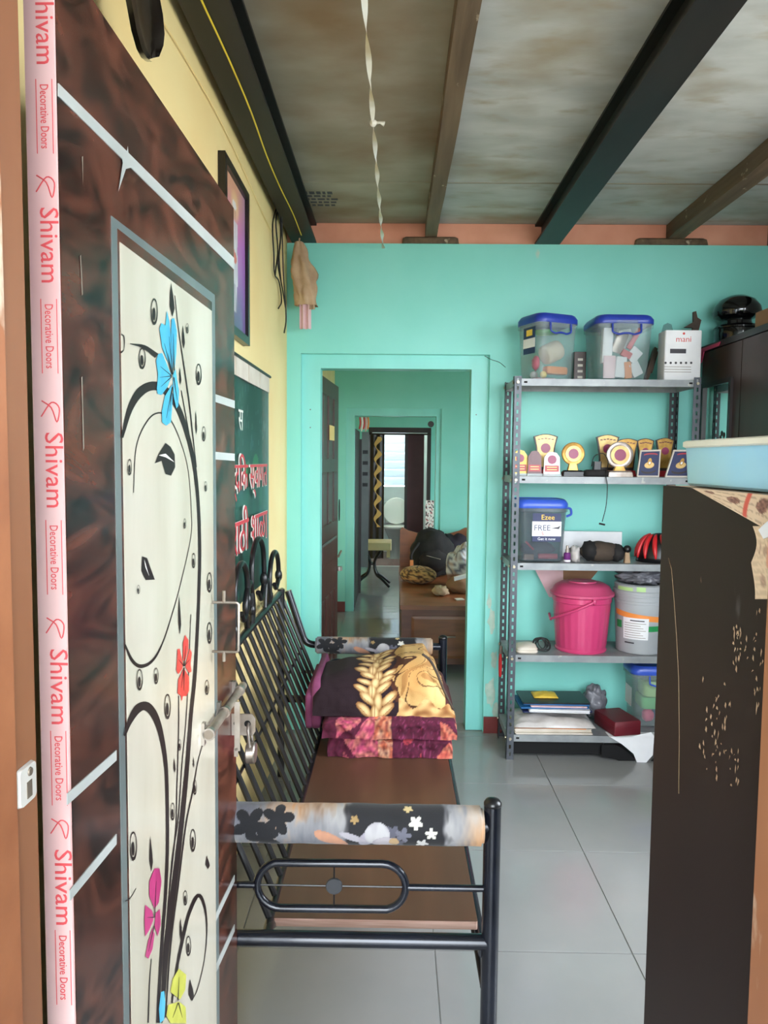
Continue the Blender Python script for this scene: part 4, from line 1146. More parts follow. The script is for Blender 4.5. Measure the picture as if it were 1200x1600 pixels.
part('lining_fold', foldroll(477, 487, 1081, 1139), 'magenta_cloth', bk, True, True)
# braided edge cord down the right side of the blanket
ec = [at(x, y, Y=by0 + .06) for (x, y) in ((660, 1022), (672, 1032), (682, 1050), (690, 1070), (699, 1090), (708, 1108))]
part('edge_braid', MB().tube(smoothpath(ec, 5), .005, 8), 'brown_cloth', bk, True)

# ================================================================== STEEL RACK
RY0, RY1 = 3.63, 3.945
RXL = at(797, 900, Y=RY0).x; RXR = at(1092, 700, Y=RY0).x
ZS = [at(900, y, Y=RY0).z for y in (592, 745, 881, 1025, 1150)]          # shelf tops, downwards
rack = thing('steel_rack', 'grey slotted angle steel rack with five shelves against the teal wall', 'rack', ((RXL + RXR) / 2, (RY0 + RY1) / 2, 0))
ZTOP = ZS[0] + .012
def flange(mb, org, u, w, h, t):
    """perforated strip: org bottom corner, u its width direction, t its thickness vector"""
    u = Vector(u); org = Vector(org); t = Vector(t)
    s0, s1 = w * .36, w * .64; pitch = .038
    def q(a, b, z0, z1):
        mb.prism([org + u * a + UP * z0, org + u * b + UP * z0, org + u * b + UP * z1, org + u * a + UP * z1], t)
    q(0, s0, 0, h); q(s1, w, 0, h)
    z = 0.0
    while z < h:
        q(s0, s1, z, min(h, z + pitch * .5)); z += pitch
for (x, sx) in ((RXL, 1), (RXR, -1)):
    for (y, sy) in ((RY0, 1), (RY1, -1)):
        mb = MB()
        flange(mb, (x, y, 0), (sx, 0, 0), .036, ZTOP, (0, .0018 * sy, 0))
        flange(mb, (x, y, 0), (0, sy, 0), .036, ZTOP, (.0018 * sx, 0, 0))
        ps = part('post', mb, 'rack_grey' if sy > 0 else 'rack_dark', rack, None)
        for z in ZS:
            part('bolt', MB().lathe([(.007, -.006), (.007, 0)], 8, (x + sx * .018, y - .001 * sy, z - .018), 'Y').lathe([(.007, -.005), (.007, 0)], 8, (x - .001 * sx, y + sy * .018, z - .018), 'X'), 'bolt_metal', ps)
for i, z in enumerate(ZS):
    x0, x1, y0, y1 = RXL + .004, RXR - .004, RY0 + .004, RY1 - .004
    mb = MB().box((x0, y0, z - .0015), (x1, y1, z)).box((x0, y0, z - .034), (x1, y0 + .0015, z - .0015)).box((x0, y1 - .0015, z - .034), (x1, y1, z - .0015))
    mb.box((x0, y0 + .0015, z - .034), (x0 + .0015, y1 - .0015, z - .0015)).box((x1 - .0015, y0 + .0015, z - .034), (x1, y1 - .0015, z - .0015))
    mb.box((x0, y0 + .0015, z - .034), (x1, y0 + .012, z - .0325))
    sh = part('shelf', mb, 'shelf_grey', rack, None)
    for xx in (x0 + .052, x1 - .045):
        part('slot', MB().box((xx - .008, y0 - .0006, z - .021), (xx + .008, y0 + .0004, z - .012)), 'hole_black', sh, None)
RYM = (RY0 + RY1) / 2
def span(px0, px1, Y, py=800): return at(px0, py, Y=Y).x, at(px1, py, Y=Y).x

# ------------------------------------------------------------------ storage bins
def bin_(label, x0, x1, y0, d, z, h, rz, body='clear_plastic', lid='blue_lid', clip=True, sideclip=False):
    w = x1 - x0; c = ((x0 + x1) / 2, y0 + d / 2, z + .0008)
    o = thing('storage_bin', label, 'bin', c, rz, 'clear plastic storage bins with blue lids')
    k = .84; hb = h * .86
    secs = [(0, w * k - .02, d * k - .02, .03), (.006, w * k, d * k, .035), (hb, w * .95, d * .95, .04)]
    secs += [(hb - .004, w * .95 - .005, d * .95 - .005, .038), (.010, w * k - .006, d * k - .006, .034)]
    part('tub', MB().rr(secs, 5), body, o, 40, False)
    part('rim', MB().rr([(hb - .022, w * .955, d * .955, .04), (hb - .018, w * .99, d * .99, .042), (hb, w * .99, d * .99, .042), (hb, w * .93, d * .93, .04), (hb - .022, w * .93, d * .93, .04)], 5, cap=False), body, o, 40, False)
    part('lid', MB().rr([(hb - .002, w * .98, d * .98, .04), (hb + .002, w * 1.0, d * 1.0, .045), (hb + h * .07, w * 1.0, d * 1.0, .045), (hb + h * .12, w * .93, d * .93, .045), (hb + h * .135, w * .88, d * .88, .045), (hb + h * .12, w * .84, d * .84, .04)], 5), lid, o, 40, False)
    if clip:
        cw = w * .24; yy = -d * .5 - .006
        pth = [(-cw, yy + .004, hb - .004), (-cw, yy, hb - .045), (-cw * .55, yy - .001, hb - .056), (-cw * .2, yy - .001, hb - .050), (cw * .2, yy - .001, hb - .050), (cw * .55, yy - .001, hb - .056), (cw, yy, hb - .045), (cw, yy + .004, hb - .004)]
        part('clip_handle', MB().tube(roundpath(pth, .008, 3), .0048, 8), lid, o, 40, False)
    if sideclip:
        xx = w * .5 + .004
        part('clip_handle', MB().tube(roundpath([(xx - .004, -.05, hb - .002), (xx + .018, -.05, hb - .004), (xx + .022, -.05, hb - .035), (xx - .004, -.05, hb - .045)], .01, 3), .006, 8), lid, o, 40, False)
    return o, c, w, d, hb
def sticker(o, name, cx, z0, z1, ww, y, m, face='Y', t=.0006):
    """flat label on the -Y (or -X) side of a bin in its own coordinates"""
    if face == 'Y': mb = MB().box((cx - ww / 2, y - t, z0), (cx + ww / 2, y, z1))
    else: mb = MB().box((y - t, cx - ww / 2, z0), (y, cx + ww / 2, z1))
    return part(name, mb, m, o, None, False)
def ltext(o, s, m, p, ux, size, sx=1.0):
    M = ROOTM[o]; R3 = M.to_3x3()
    return text('lettering', s, m, o, M @ Vector(p), R3 @ Vector(ux), UP, size, sx=sx)
G = 'things packed inside the storage bins'
# bin 1, turned a little so that its left side shows
x0, x1 = span(806, 897, 3.76)
o, c, w, d, hb = bin_('clear storage bin with blue lid holding a rolled cream cloth, turned on top shelf', x0 + .018, x1 - .026, RY0 + .055, .215, ZS[0], .325, math.radians(24))
sx_ = -w * .445
sticker(o, 'label_sticker', -.02, .13, .26, .10, sx_ - .008, 'navy', 'X')
sticker(o, 'label_sticker', -.02, .16, .205, .10, sx_ - .009, 'white_paper', 'X')
sticker(o, 'label_sticker', -.02, .218, .248, .05, sx_ - .009, 'label_yellow', 'X')
B1 = Vector(c)
def inside(b, rz, p): return b + Matrix.Rotation(rz, 3, 'Z') @ Vector(p)
rz1 = math.radians(24)
p0, p1 = inside(B1, rz1, (-.035, -.025, .125)), inside(B1, rz1, (.055, -.025, .165))
one('rolled_cloth', 'rolled cream cloth inside the turned storage bin on the top shelf', 'cloth', MB().tube([p0 + (p1 - p0) * t for t in (0, .04, .2, .5, .8, .96, 1)], [.038, .046, .050, .050, .050, .046, .038], 20), 'cream_cloth', 60, G)
one('cloth_piece', 'green folded cloth at the top of the turned bin on the top shelf', 'cloth', MB().blob(inside(B1, rz1, (-.0, .02, .250)), (.07, .06, .014), 14, 8, .3, 3, 2), 'green_item', True, G)
one('toy_block', 'yellow orange packet lying low in the turned bin on the top shelf', 'packet', MB().rr([(0, .12, .05, .012), (.008, .125, .055, .014), (.028, .125, .055, .014), (.036, .118, .045, .012)], 3, inside(B1, rz1, (.02, -.045, .035)), True, rz1), 'orange_item', 50, G)
one('toy_ball', 'small white ball at the bottom of the turned bin', 'ball', MB().blob(inside(B1, rz1, (-.055, .03, .034)), (.02, .02, .02), 14, 10), 'white_paper', True, G)
one('red_pouch', 'crimson pouch behind the corner of the turned bin', 'pouch', MB().blob(inside(B1, rz1, (-.065, .0, .09)), (.02, .035, .035), 14, 8, .3, 3, 5), 'pink_item', True, G)
one('yellow_toy', 'small yellow toy at the lower left of the turned bin', 'toy', MB().blob(inside(B1, rz1, (-.06, -.06, .028)), (.018, .018, .017), 12, 8, .2), 'yellow_item', True, G)
one('pink_strip', 'salmon pink strip along the bottom of the turned bin', 'strip', MB().rr([(0, .13, .03, .008), (.012, .13, .03, .008)], 3, inside(B1, rz1, (.005, .03, .011)), True, rz1), 'pink_paper', 50, G)
# bin 2, straight
x0, x1 = span(917, 1000, 3.75)
o, c, w, d, hb = bin_('clear storage bin with blue lid full of medicine packets on top shelf', x0 - .012, x1 + .012, RY0 + .014, .26, ZS[0], .315, math.radians(2))
part('clip_plate', MB().rr([(hb - .045, w * .36, .006, .003, 0, -d * .5 - .004), (hb + .012, w * .36, .006, .003, 0, -d * .5 - .004)], 2), 'clear_plastic', o, None, False)
B2 = Vector(c)
def packet(label, p, s, rot, m, cat='packet'):
    R = Matrix.Rotation(rot[2], 4, 'Z') @ Matrix.Rotation(rot[1], 4, 'Y') @ Matrix.Rotation(rot[0], 4, 'X')
    mb = MB().rr([(-s[2], s[0] * 1.9, s[1] * 1.9, .004), (-s[2] * .8, s[0] * 2, s[1] * 2, .004), (s[2] * .8, s[0] * 2, s[1] * 2, .004), (s[2], s[0] * 1.9, s[1] * 1.9, .004)], 2)
    mb.xf(Matrix.Translation(B2 + Vector(p)) @ R)
    return one('medicine_packet', label, cat, mb, m, 40, G)
packet('tall white carton upright at the left in the medicine bin', (-.07, -.06, .17), (.025, .02, .085), (0, .03, 0), 'white_paper')
packet('pink and white striped strip pack low left in the medicine bin', (-.06, -.082, .065), (.03, .006, .055), (0, 0, 0), 'pink_paper')
packet('grey crumpled foil pack in the middle of the medicine bin', (-.01, -.07, .185), (.028, .012, .05), (.2, .3, .1), 'trophy_silver')
packet('white folded leaflet high in the middle of the medicine bin', (.028, -.03, .21), (.034, .012, .045), (.1, -.2, .1), 'white_paper')
packet('red printed strip leaning at the right of the medicine bin', (.062, -.065, .205), (.012, .01, .055), (0, .5, 0), 'red_item')
packet('white carton tilted at the right of the medicine bin', (.06, -.068, .125), (.03, .012, .035), (0, .7, .1), 'white_paper')
packet('small red box in the middle of the medicine bin', (.022, -.078, .128), (.026, .01, .016), (0, .5, 0), 'red_item')
packet('white pouch low in the middle of the medicine bin', (-.005, -.078, .065), (.026, .012, .05), (0, .1, 0), 'white_paper')
packet('orange red tube at the bottom of the medicine bin', (.03, -.082, .05), (.018, .01, .04), (0, -.1, 0), 'orange_item')
packet('white crumpled pouch at the lower right of the medicine bin', (.068, -.072, .055), (.028, .014, .034), (0, -.5, .2), 'white_paper')
# dark box between the bins, leaning folded strip, white carton with things behind
x0, x1 = span(893, 906, 3.88)
o = one('dark_carton', 'narrow dark printed carton between the two bins on top shelf', 'carton', MB().rr([(0, x1 - x0 + .02, .06, .003), (.165, x1 - x0 + .02, .06, .003)], 2, ((x0 + x1) / 2, 3.905, ZS[0] + .0008)), 'frame_brown', None)
for k in range(4):
    part('print', MB().box(((x0 + x1) / 2 - .012, 3.8743, ZS[0] + .03 + k * .03), ((x0 + x1) / 2 + .014, 3.8748, ZS[0] + .042 + k * .03)), 'off_paper', o, None)
pa, pb = at(1009, 589, Y=3.72), at(1024, 540, Y=3.88)
mb = MB()
d_ = (pb - pa); pa.z = ZS[0] + .0065
mb.tube([pa + d_ * t for t in (0, .1, .5, .9, 1)], [.012, .014, .014, .014, .012], 4).tube([pa + d_ * .3 + Vector((.012, -.004, -.01)), pa + d_ * .95 + Vector((.012, -.004, -.01))], .006, 6)
one('folded_strap', 'brown folded leather strap leaning between bin and white carton', 'strap', mb, 'brown_cloth', 40)
x0, x1 = span(1030, 1086, 3.68); zt = at(1058, 516, Y=3.68).z
o = one('white_carton', 'white printed carton standing at the right end of top shelf', 'carton', MB().rr([(0, x1 - x0, .10, .006), (.004, x1 - x0 + .002, .102, .008), (zt - ZS[0] - .004, x1 - x0 + .002, .102, .008), (zt - ZS[0], x1 - x0 - .004, .096, .006)], 3, ((x0 + x1) / 2, 3.73, ZS[0] + .0008)), 'white_paper', 40)
yf = 3.6785
text('lettering', 'mani', 'ink_red', o, ((x0 + x1) / 2, yf, at(1058, 534, Y=yf).z), (1, 0, 0), UP, .040)
part('emblem', MB().lathe([(.006, 0), (.006, .0006)], 12, ((x0 + x1) / 2, yf, at(1058, 521, Y=yf).z), 'Y'), 'ink_red', o)
part('bar_print', MB().box((at(1047, 549, Y=yf).x, yf, at(1047, 552, Y=yf).z), (at(1072, 549, Y=yf).x, yf + .0005, at(1047, 545, Y=yf).z)), 'ink_dark', o, None)
mb = MB()
for k in range(6):
    a = at(1040 + k * 8, 567, Y=yf); mb.lathe([(.006, 0), (.006, .0006)], 8, (a.x, yf, a.z), 'Y')
part('icon_row_print', mb, 'ink_dark', o)
mb = MB()
for k in range(3):
    a, b = at(1038, 573 + 4 * k, Y=yf), at(1080, 573 + 4 * k, Y=yf); mb.box((a.x, yf, a.z - .0012), (b.x, yf + .0005, a.z + .0012))
part('line_print', mb, 'steel_old', o, None)
one('glass_jar', 'bluish glass jar half hidden behind the white carton', 'jar', MB().lathe([(.03, 0), (.034, .01), (.034, .22), (.028, .27), (.02, .30), (.001, .31)], 18, (at(1042, 505, Y=3.86).x, 3.85, ZS[0] + .0008)), 'smoky_plastic', 60)
one('brass_figure', 'mottled olive toy top behind the white carton', 'toy', MB().blob((at(1064, 510, Y=3.87).x, 3.87, ZS[0] + .13), (.032, .028, .128), 14, 12, .35, 4, 3, ZS[0] + .0008), 'jute', True)
sx0 = at(1087, 545, Y=3.88); 
one('wooden_bracket', 'upright brown wooden bracket rising behind the white carton', 'bracket', MB().prism([(at(x, y, Y=3.89).x, 3.89, at(x, y, Y=3.89).z) for (x, y) in ((1085, 587), (1083, 512), (1070, 511), (1084, 503), (1084, 487), (1088, 486), (1090, 496), (1096, 500), (1091, 520), (1089, 587))], (0, .02, 0)), 'brown_cloth', None)

# ------------------------------------------------------------------ trophies on the second shelf
Z2s = ZS[1] + .0008
GT = 'trophies on the second shelf'
def flared(label, px, pytop, Y, wpx, disc='trophy_disc', face='gold_pale', back='dark_brown', cond=True):
    a = at(px, pytop, Y=Y); s = (at(px + 50, 700, Y=Y).x - at(px - 50, 700, Y=Y).x) / 100
    w = wpx * s; h = a.z - Z2s; cx = a.x
    o = thing('trophy', label, 'trophy', (cx, Y, Z2s), 0, GT)
    def shield(k, z0):
        pts = []
        for t in [i / 6 for i in range(7)]:
            pts.append((cx + w * k * (.5 - t), Y, Z2s + h * (.94 + .06 * math.sin(math.pi * t)) - (1 - k) * h * .12))
        pts += [(cx - w * k * .40, Y, Z2s + h * .70), (cx - w * k * .30, Y, z0), (cx + w * k * .30, Y, z0), (cx + w * k * .40, Y, Z2s + h * .70)]
        return pts
    pl = part('shield', MB().prism(shield(1.0, Z2s + .03), (0, .012, 0)), back, o, None)
    part('face', MB().prism([Vector(p) - Vector((0, .001, 0)) for p in shield(.86, Z2s + .045)], (0, .001, 0)), face, pl, None)
    part('disc', MB().lathe([(w * .2, 0), (w * .2, .001)], 18, (cx, Y - .003, Z2s + h * .66), 'Y'), disc, pl)
    mb = MB()
    for k in range(5):
        t = -.28 + .14 * k; mb.box((cx + w * t - .006, Y - .003, Z2s + h * (.88 - abs(t) * .08)), (cx + w * t + .006, Y - .0011, Z2s + h * (.905 - abs(t) * .08)))
    part('arc_print', mb, 'trophy_maroon', pl, None)
    part('base', MB().rr([(0, w * .8, .05, .004), (.03, w * .72, .045, .004)], 2, (cx, Y + .006, Z2s)), 'trophy_red', o, None)
    return o
def rounded(label, px, pyc, Y, rpx, base='black_plastic', face='gold'):
    a = at(px, pyc, Y=Y); s = (at(px + 50, 700, Y=Y).x - at(px - 50, 700, Y=Y).x) / 100; r = rpx * s
    o = thing('trophy', label, 'trophy', (a.x, Y, Z2s), 0, GT)
    d = part('medallion', MB().lathe([(r * .9, .012), (r, .010), (r, .002), (r * .93, 0), (r * .72, .002), (r * .70, -.001), (r * .5, -.001), (r * .48, .001)], 30, (a.x, Y, a.z), 'Y'), face, o)
    part('ring', MB().lathe([(r * .70, 0), (r * .70, .0012)], 26, (a.x, Y - .0022, a.z), 'Y'), 'gold_pale', d)
    part('disc', MB().lathe([(r * .44, 0), (r * .44, .0012)], 20, (a.x, Y - .0035, a.z), 'Y'), 'trophy_disc', d)
    part('stem', MB().rr([(.025, r * 1.0, .02, .004), (a.z - r * .85 - Z2s, r * .7, .014, .004)], 2, (a.x, Y + .006, Z2s)), 'gold', o, None)
    part('base', MB().rr([(0, r * 1.9, .055, .004), (.022, r * 1.8, .05, .004), (.03, r * 1.5, .04, .004)], 2, (a.x, Y + .004, Z2s)), base, o, None)
    return o
def small(label, px, pytop, Y, wpx, body, plate, disc='trophy_disc'):
    a = at(px, pytop, Y=Y); s = (at(px + 50, 700, Y=Y).x - at(px - 50, 700, Y=Y).x) / 100; w = wpx * s; h = a.z - Z2s; cx = a.x
    o = thing('trophy', label, 'trophy', (cx, Y, Z2s), 0, GT)
    pts = [(cx + w * .5, Y, Z2s + .012), (cx + w * .46, Y, Z2s + h * .78), (cx + w * .25, Y, Z2s + h * .96), (cx, Y, Z2s + h), (cx - w * .25, Y, Z2s + h * .96), (cx - w * .46, Y, Z2s + h * .78), (cx - w * .5, Y, Z2s + .012)]
    pl = part('plaque', MB().prism(pts, (0, .016, 0)), body, o, None)
    part('disc', MB().lathe([(w * .27, 0), (w * .27, .001)], 16, (cx, Y - .0015, Z2s + h * .68), 'Y'), disc, pl)
    part('name_plate', MB().box((cx - w * .42, Y - .0012, Z2s + h * .18), (cx + w * .42, Y, Z2s + h * .44)), plate, pl, None)
    mb = MB()
    for k in range(2): mb.box((cx - w * .3, Y - .0018, Z2s + h * (.25 + .1 * k)), (cx + w * .3, Y - .0012, Z2s + h * (.28 + .1 * k)))
    part('line_print', mb, 'gold_pale', pl, None)
    part('base', MB().rr([(0, w * 1.15, .045, .003), (.012, w * 1.1, .042, .003)], 2, (cx, Y + .008, Z2s)), 'acrylic', o, None)
    return o
flared('tall flared cream trophy standing behind the three small ones', 853, 678, 3.83, 38)
small('small golden trophy at the left post of the second shelf', 813, 703, 3.72, 24, 'gold', 'trophy_red')
small('small dark maroon trophy, middle of the three small ones', 836, 704, 3.70, 22, 'trophy_maroon', 'trophy_red', 'trophy_maroon')
small('small silver trophy with red plate, right of the three small ones', 863, 706, 3.69, 26, 'trophy_silver', 'trophy_red')
rounded('round golden medallion trophy on a black base beside the charger', 896, 709, 3.72, 18)
flared('tall flared trophy behind the charger, left of the big medallion', 950, 679, 3.82, 36, 'trophy_disc', 'gold_pale')
flared('flared golden trophy just behind the big round medallion', 981, 685, 3.84, 34, 'gold', 'gold')
rounded('big round silver and gold medallion trophy in the middle of second shelf', 969, 711, 3.70, 21, 'trophy_silver', 'trophy_silver')
flared('short flared tan trophy behind the left dark plaque', 1009, 685, 3.85, 27, 'trophy_disc', 'gold')
flared('flared trophy with pink disc between the two dark plaques', 1040, 684, 3.85, 29, 'trophy_disc', 'gold')
def plaque(label, quad, Y):
    pts = [at(x, y, Y=Y) for (x, y) in quad]; zl = min(p.z for p in pts)
    for p in pts: p.z += Z2s - zl
    o = thing('plaque', label, 'plaque', ((pts[0].x + pts[2].x) / 2, Y, Z2s), 0, 'dark plaques on the second shelf')
    pts[2].z = pts[3].z = Z2s
    b = part('board', MB().prism(pts, (0, .01, 0)), 'off_paper', o, None)
    c = sum(pts, Vector()) / 4
    inn = [c + (p - c) * .88 - Vector((0, .001, 0)) for p in pts]
    part('face', MB().prism(inn, (0, .001, 0)), 'navy', b, None)
    w = (pts[1] - pts[0]).length; h = (pts[0] - pts[3]).length
    ux = (pts[1] - pts[0]).normalized(); uy = (pts[0] - pts[3]).normalized()
    def e(cx, cy, rx, ry, m, off, name):
        q = c + ux * w * cx + uy * h * cy - Vector((0, off, 0))
        part(name, MB().add([q + ux * w * rx * math.cos(t) + uy * h * ry * math.sin(t) for t in [k * math.pi / 9 for k in range(18)]], [tuple(range(18))]), m, b, None)
    e(0, -.28, .36, .10, 'dark_brown', .0016, 'arc_print'); e(0, -.22, .36, .09, 'navy', .0018, 'arc_print')
    e(0, .33, .34, .06, 'trophy_red', .0016, 'arc_print'); e(0, .29, .34, .05, 'navy', .0018, 'arc_print')
    e(0, -.06, .24, .12, 'gold_pale', .0020, 'emblem'); e(0, .06, .10, .14, 'gold', .0023, 'emblem'); e(.0, .02, .05, .05, 'white_paper', .0026, 'emblem')
plaque('dark plaque with gold emblem in the middle right of second shelf', [(1001, 701), (1033, 700), (1030, 743), (995, 743)], 3.68)
plaque('dark plaque with gold emblem partly hidden by the blue tray', [(1053, 701), (1086, 701), (1080, 744), (1039, 744)], 3.68)
# black phone charger with its cable hanging off the shelf
cx = at(933, 720, Y=3.72)
ch = thing('phone_charger', 'black phone charger and coiled cable on second shelf with cable hanging down', 'charger', (cx.x, 3.72, Z2s))
part('adapter', MB().rr([(.03, .04, .035, .006), (.075, .04, .035, .006)], 3, (cx.x + .002, 3.73, Z2s)), 'black_plastic', ch, None)
part('pouch', MB().rr([(0, .12, .07, .02), (.008, .13, .075, .025), (.028, .12, .07, .025), (.034, .09, .05, .02)], 4, (cx.x - .008, 3.71, Z2s)), 'black_cloth', ch, True)
part('cable', MB().tube(smoothpath([(cx.x - .03, 3.71, Z2s + .05), (cx.x - .02, 3.70, Z2s + .10), (cx.x + .02, 3.69, Z2s + .115), (cx.x + .045, 3.69, Z2s + .08), (cx.x + .04, 3.68, Z2s + .04), (cx.x + .03, 3.66, Z2s + .02), at(947, 746, Y=RY0 - .006), at(949, 760, Y=RY0 - .006), at(947, 790, Y=RY0 - .006), at(941, 815, Y=RY0 - .006)], 6), .0022, 6), 'wire_black', ch, True)
q = at(940, 819, Y=RY0 - .006)
part('plug', MB().tube([q + Vector((-.012, 0, .003)), q + Vector((.016, 0, -.003))], .0045, 8), 'wire_black', ch)

# ------------------------------------------------------------------ third shelf
Z3s = ZS[2] + .0008
x0, x1 = span(806, 884, 3.70)
o, c, w, d, hb = bin_('tall smoky bin with FREE sticker and blue lid on the third shelf', x0 - .004, x1 + .008, RY0 + .02, .24, ZS[2], .315, 0, 'smoky_plastic', 'blue_lid_light', False, True)
yy = -d * .47 - .0025
cxs = .02
sticker(o, 'label_sticker', cxs, .105, .245, .14, yy, 'navy')
sticker(o, 'label_sticker', cxs, .132, .205, .144, yy - .0006, 'white_paper')
ltext(o, 'Ezee', 'label_yellow', (cxs + .005, yy - .0014, .214), (1, 0, 0), .036)
ltext(o, 'FREE', 'navy', (cxs - .022, yy - .0014, .160), (1, 0, 0), .040)
ltext(o, '5', 'ink_red', (cxs - .02, yy - .0014, .136), (1, 0, 0), .026)
ltext(o, 'Get it now', 'white_paper', (cxs, yy - .0014, .112), (1, 0, 0), .02)
part('shoe_print', MB().prism([(cxs + .022, yy - .0014, .172), (cxs + .06, yy - .0014, .168), (cxs + .068, yy - .0014, .186), (cxs + .055, yy - .0014, .178)], (0, .0004, 0)), 'ink_dark', o, None, False)
B3 = Vector(c)
one('red_roll', 'red roll lying at the front bottom of the FREE sticker bin', 'roll', MB().tube([B3 + Vector((-.01, -.07, .026)), B3 + Vector((.085, -.07, .026))], .014, 12), 'red_item', 50, G)
one('dark_bundle', 'dark crumpled bundle filling the bottom of the FREE sticker bin', 'bundle', MB().blob(B3 + Vector((0, .0, .055)), (.085, .055, .045), 16, 10, .35, 3, 3), 'black_cloth', True, G)
one('red_stick', 'slanting red stick inside the left of the FREE sticker bin', 'stick', MB().tube([B3 + Vector((-.075, -.075, .10)), B3 + Vector((-.035, -.075, .06))], .005, 8), 'red_item', 50, G)
one('brown_packet', 'tan packet at the lower left inside the FREE sticker bin', 'packet', MB().rr([(0, .05, .03, .005), (.026, .05, .03, .005)], 2, B3 + Vector((-.06, -.08, .011))), 'cardboard', None, G)
a = at(886, 873, Y=3.69)
o = thing('polish_bottle', 'small purple bottle with white cap beside the FREE sticker bin', 'bottle', (a.x, 3.69, Z3s))
part('body', MB().lathe([(.015, 0), (.017, .003), (.017, .042), (.012, .048)], 18, (a.x, 3.69, Z3s)), 'purple', o)
part('band', MB().lathe([(.0175, .002), (.0175, .012)], 18, (a.x, 3.69, Z3s), cap=False), 'white_paper', o)
part('cap', MB().lathe([(.010, .048), (.010, .062), (.0075, .064), (.0065, .082), (.003, .084)], 16, (a.x, 3.69, Z3s)), 'trophy_silver', o)
x0, x1 = span(876, 972, 3.91); zt = at(920, 830, Y=3.91).z
one('foam_sheet', 'white foam sheet leaning on the wall behind the third shelf', 'foam sheet', MB().rr([(0, x1 - x0, .022, .003), (zt - Z3s, x1 - x0, .022, .003)], 2, ((x0 + x1) / 2, 3.905, Z3s)), 'white_paper', None)
a, b = at(912, 872, Y=3.71), at(970, 872, Y=3.71)
ub = thing('cloth_bundle', 'rolled black and brown bag lying on the third shelf', 'bag', ((a.x + b.x) / 2, 3.71, Z3s))
ctr = Vector(((a.x + b.x) / 2 + .002, 3.74, Z3s + .048))
part('roll', MB().blob(ctr, (.105, .06, .052), 22, 12, .12, 2.5, 6, Z3s), 'brown_cloth', ub, True)
part('end_wrap', MB().blob(ctr + Vector((.075, -.004, -.004)), (.042, .062, .045), 16, 10, .15, 3, 2, Z3s), 'black_cloth', ub, True)
part('end_wrap', MB().blob(ctr + Vector((-.06, -.004, .004)), (.04, .06, .050), 16, 10, .2, 3, 8, Z3s), 'black_cloth', ub, True)
a = at(902, 862, Y=3.70)
one('crumpled_bag', 'crumpled white plastic bag between small bottle and rolled bag', 'bag', MB().blob((a.x - .008, 3.72, Z3s + .03), (.028, .045, .045), 16, 10, .5, 3, 1, Z3s), 'poly_bag', True)
a = at(980, 858, Y=3.69)
o = one('round_brush', 'small black round knob brush between rolled bag and helmet', 'brush', MB().blob((a.x, 3.69, a.z), (.020, .020, .020), 14, 10), 'black_plastic', True)
part('foot', MB().rr([(Z3s, .03, .03, .004), (a.z - .012, .02, .02, .004)], 2, (a.x, 3.69, 0)), 'jute', o, None)
# cycling helmet, black shell with red vents
a = at(1028, 880, Y=3.74)
hm = thing('cycle_helmet', 'black and red cycle helmet half hidden by the brown cabinet', 'helmet', (a.x + .01, 3.76, Z3s))
hc_ = Vector((a.x + .012, 3.76, Z3s))
part('shell', MB().blob(hc_, (.115, .10, .145), 28, 16, .02, 2, 1, Z3s), 'black_plastic', hm, True)
for k in range(6):
    ang = math.radians(150 + k * 27)
    pts = []
    for j in range(9):
        th = math.radians(22 + j * 7.5)
        pts.append(hc_ + Vector((.119 * math.sin(th) * math.cos(ang + .25 * j / 8), .104 * math.sin(th) * math.sin(ang + .25 * j / 8), .149 * math.cos(th))))
    part('vent_rib', MB().tube(pts, [.004, .008, .011, .012, .012, .012, .011, .008, .004], 8), 'red_bright', hm, True)

# ------------------------------------------------------------------ fourth shelf
Z4s = ZS[3] + .0008
a, b = at(872, 1022, Y=3.72), at(950, 1022, Y=3.72); cxk = (at(864, 930, Y=3.72).x + at(964, 930, Y=3.72).x) / 2
yk_ = RY0 + .15
H = at(914, 912, Y=RY0 + .05).z - Z4s
rT = .158; rB = .124; hB = H * .80
bu = thing('bucket', 'bright pink plastic bucket with lid and folded handle on fourth shelf', 'bucket', (cxk, yk_, Z4s))
# fluted body
def buf(u, v):
    a_ = 2 * math.pi * u; r = rB + (rT - .012 - rB) * v + (.0018 * (1 if (int(u * 48) % 2) else 0) if .06 < v < .8 else 0)
    if v < .05: r = rB * (1.0 if v > .03 else .99)
    return Vector((cxk + r * math.cos(a_), yk_ + r * math.sin(a_), Z4s + .004 + hB * v))
part('body', MB().grid(buf, 96, 22), 'pink_plastic', bu, 50)
part('foot_ring', MB().lathe([(rB - .02, .0), (rB + .004, .0), (rB + .006, .008), (rB + .001, .016)], 40, (cxk, yk_, Z4s)), 'pink_plastic', bu)
part('rim', MB().lathe([(rT - .016, hB - .035), (rT - .010, hB - .03), (rT - .010, hB - .005), (rT - .002, hB)], 40, (cxk, yk_, Z4s)), 'pink_plastic', bu)
part('lid', MB().lathe([(rT - .006, hB + .000), (rT + .004, hB + .002), (rT + .004, hB + .014), (rT - .006, hB + .018), (rT - .022, hB + H * .13), (rT - .05, hB + H * .175), (rT * .45, hB + H * .185), (rT * .44, hB + H * .20), (rT * .15, hB + H * .20)], 40, (cxk, yk_, Z4s)), 'pink_lid', bu, 40)
hpts = []
for k in range(15):
    t = k / 14; aa = math.radians(180 + 94 * (1 - t)) if False else math.radians(186 + 90 * t)
    rr_ = rT + .006
    hpts.append((cxk + rr_ * math.cos(aa) * .99, yk_ + rr_ * math.sin(aa), Z4s + hB * (.56 + .40 * t ** 1.2) if t > 0 else Z4s + hB * .55))
hpts = [(cxk - rT * .98, yk_ + .05, Z4s + hB * .60)] + hpts
part('handle', MB().tube(smoothpath(hpts, 3), .0065, 8), 'pink_plastic', bu, True)
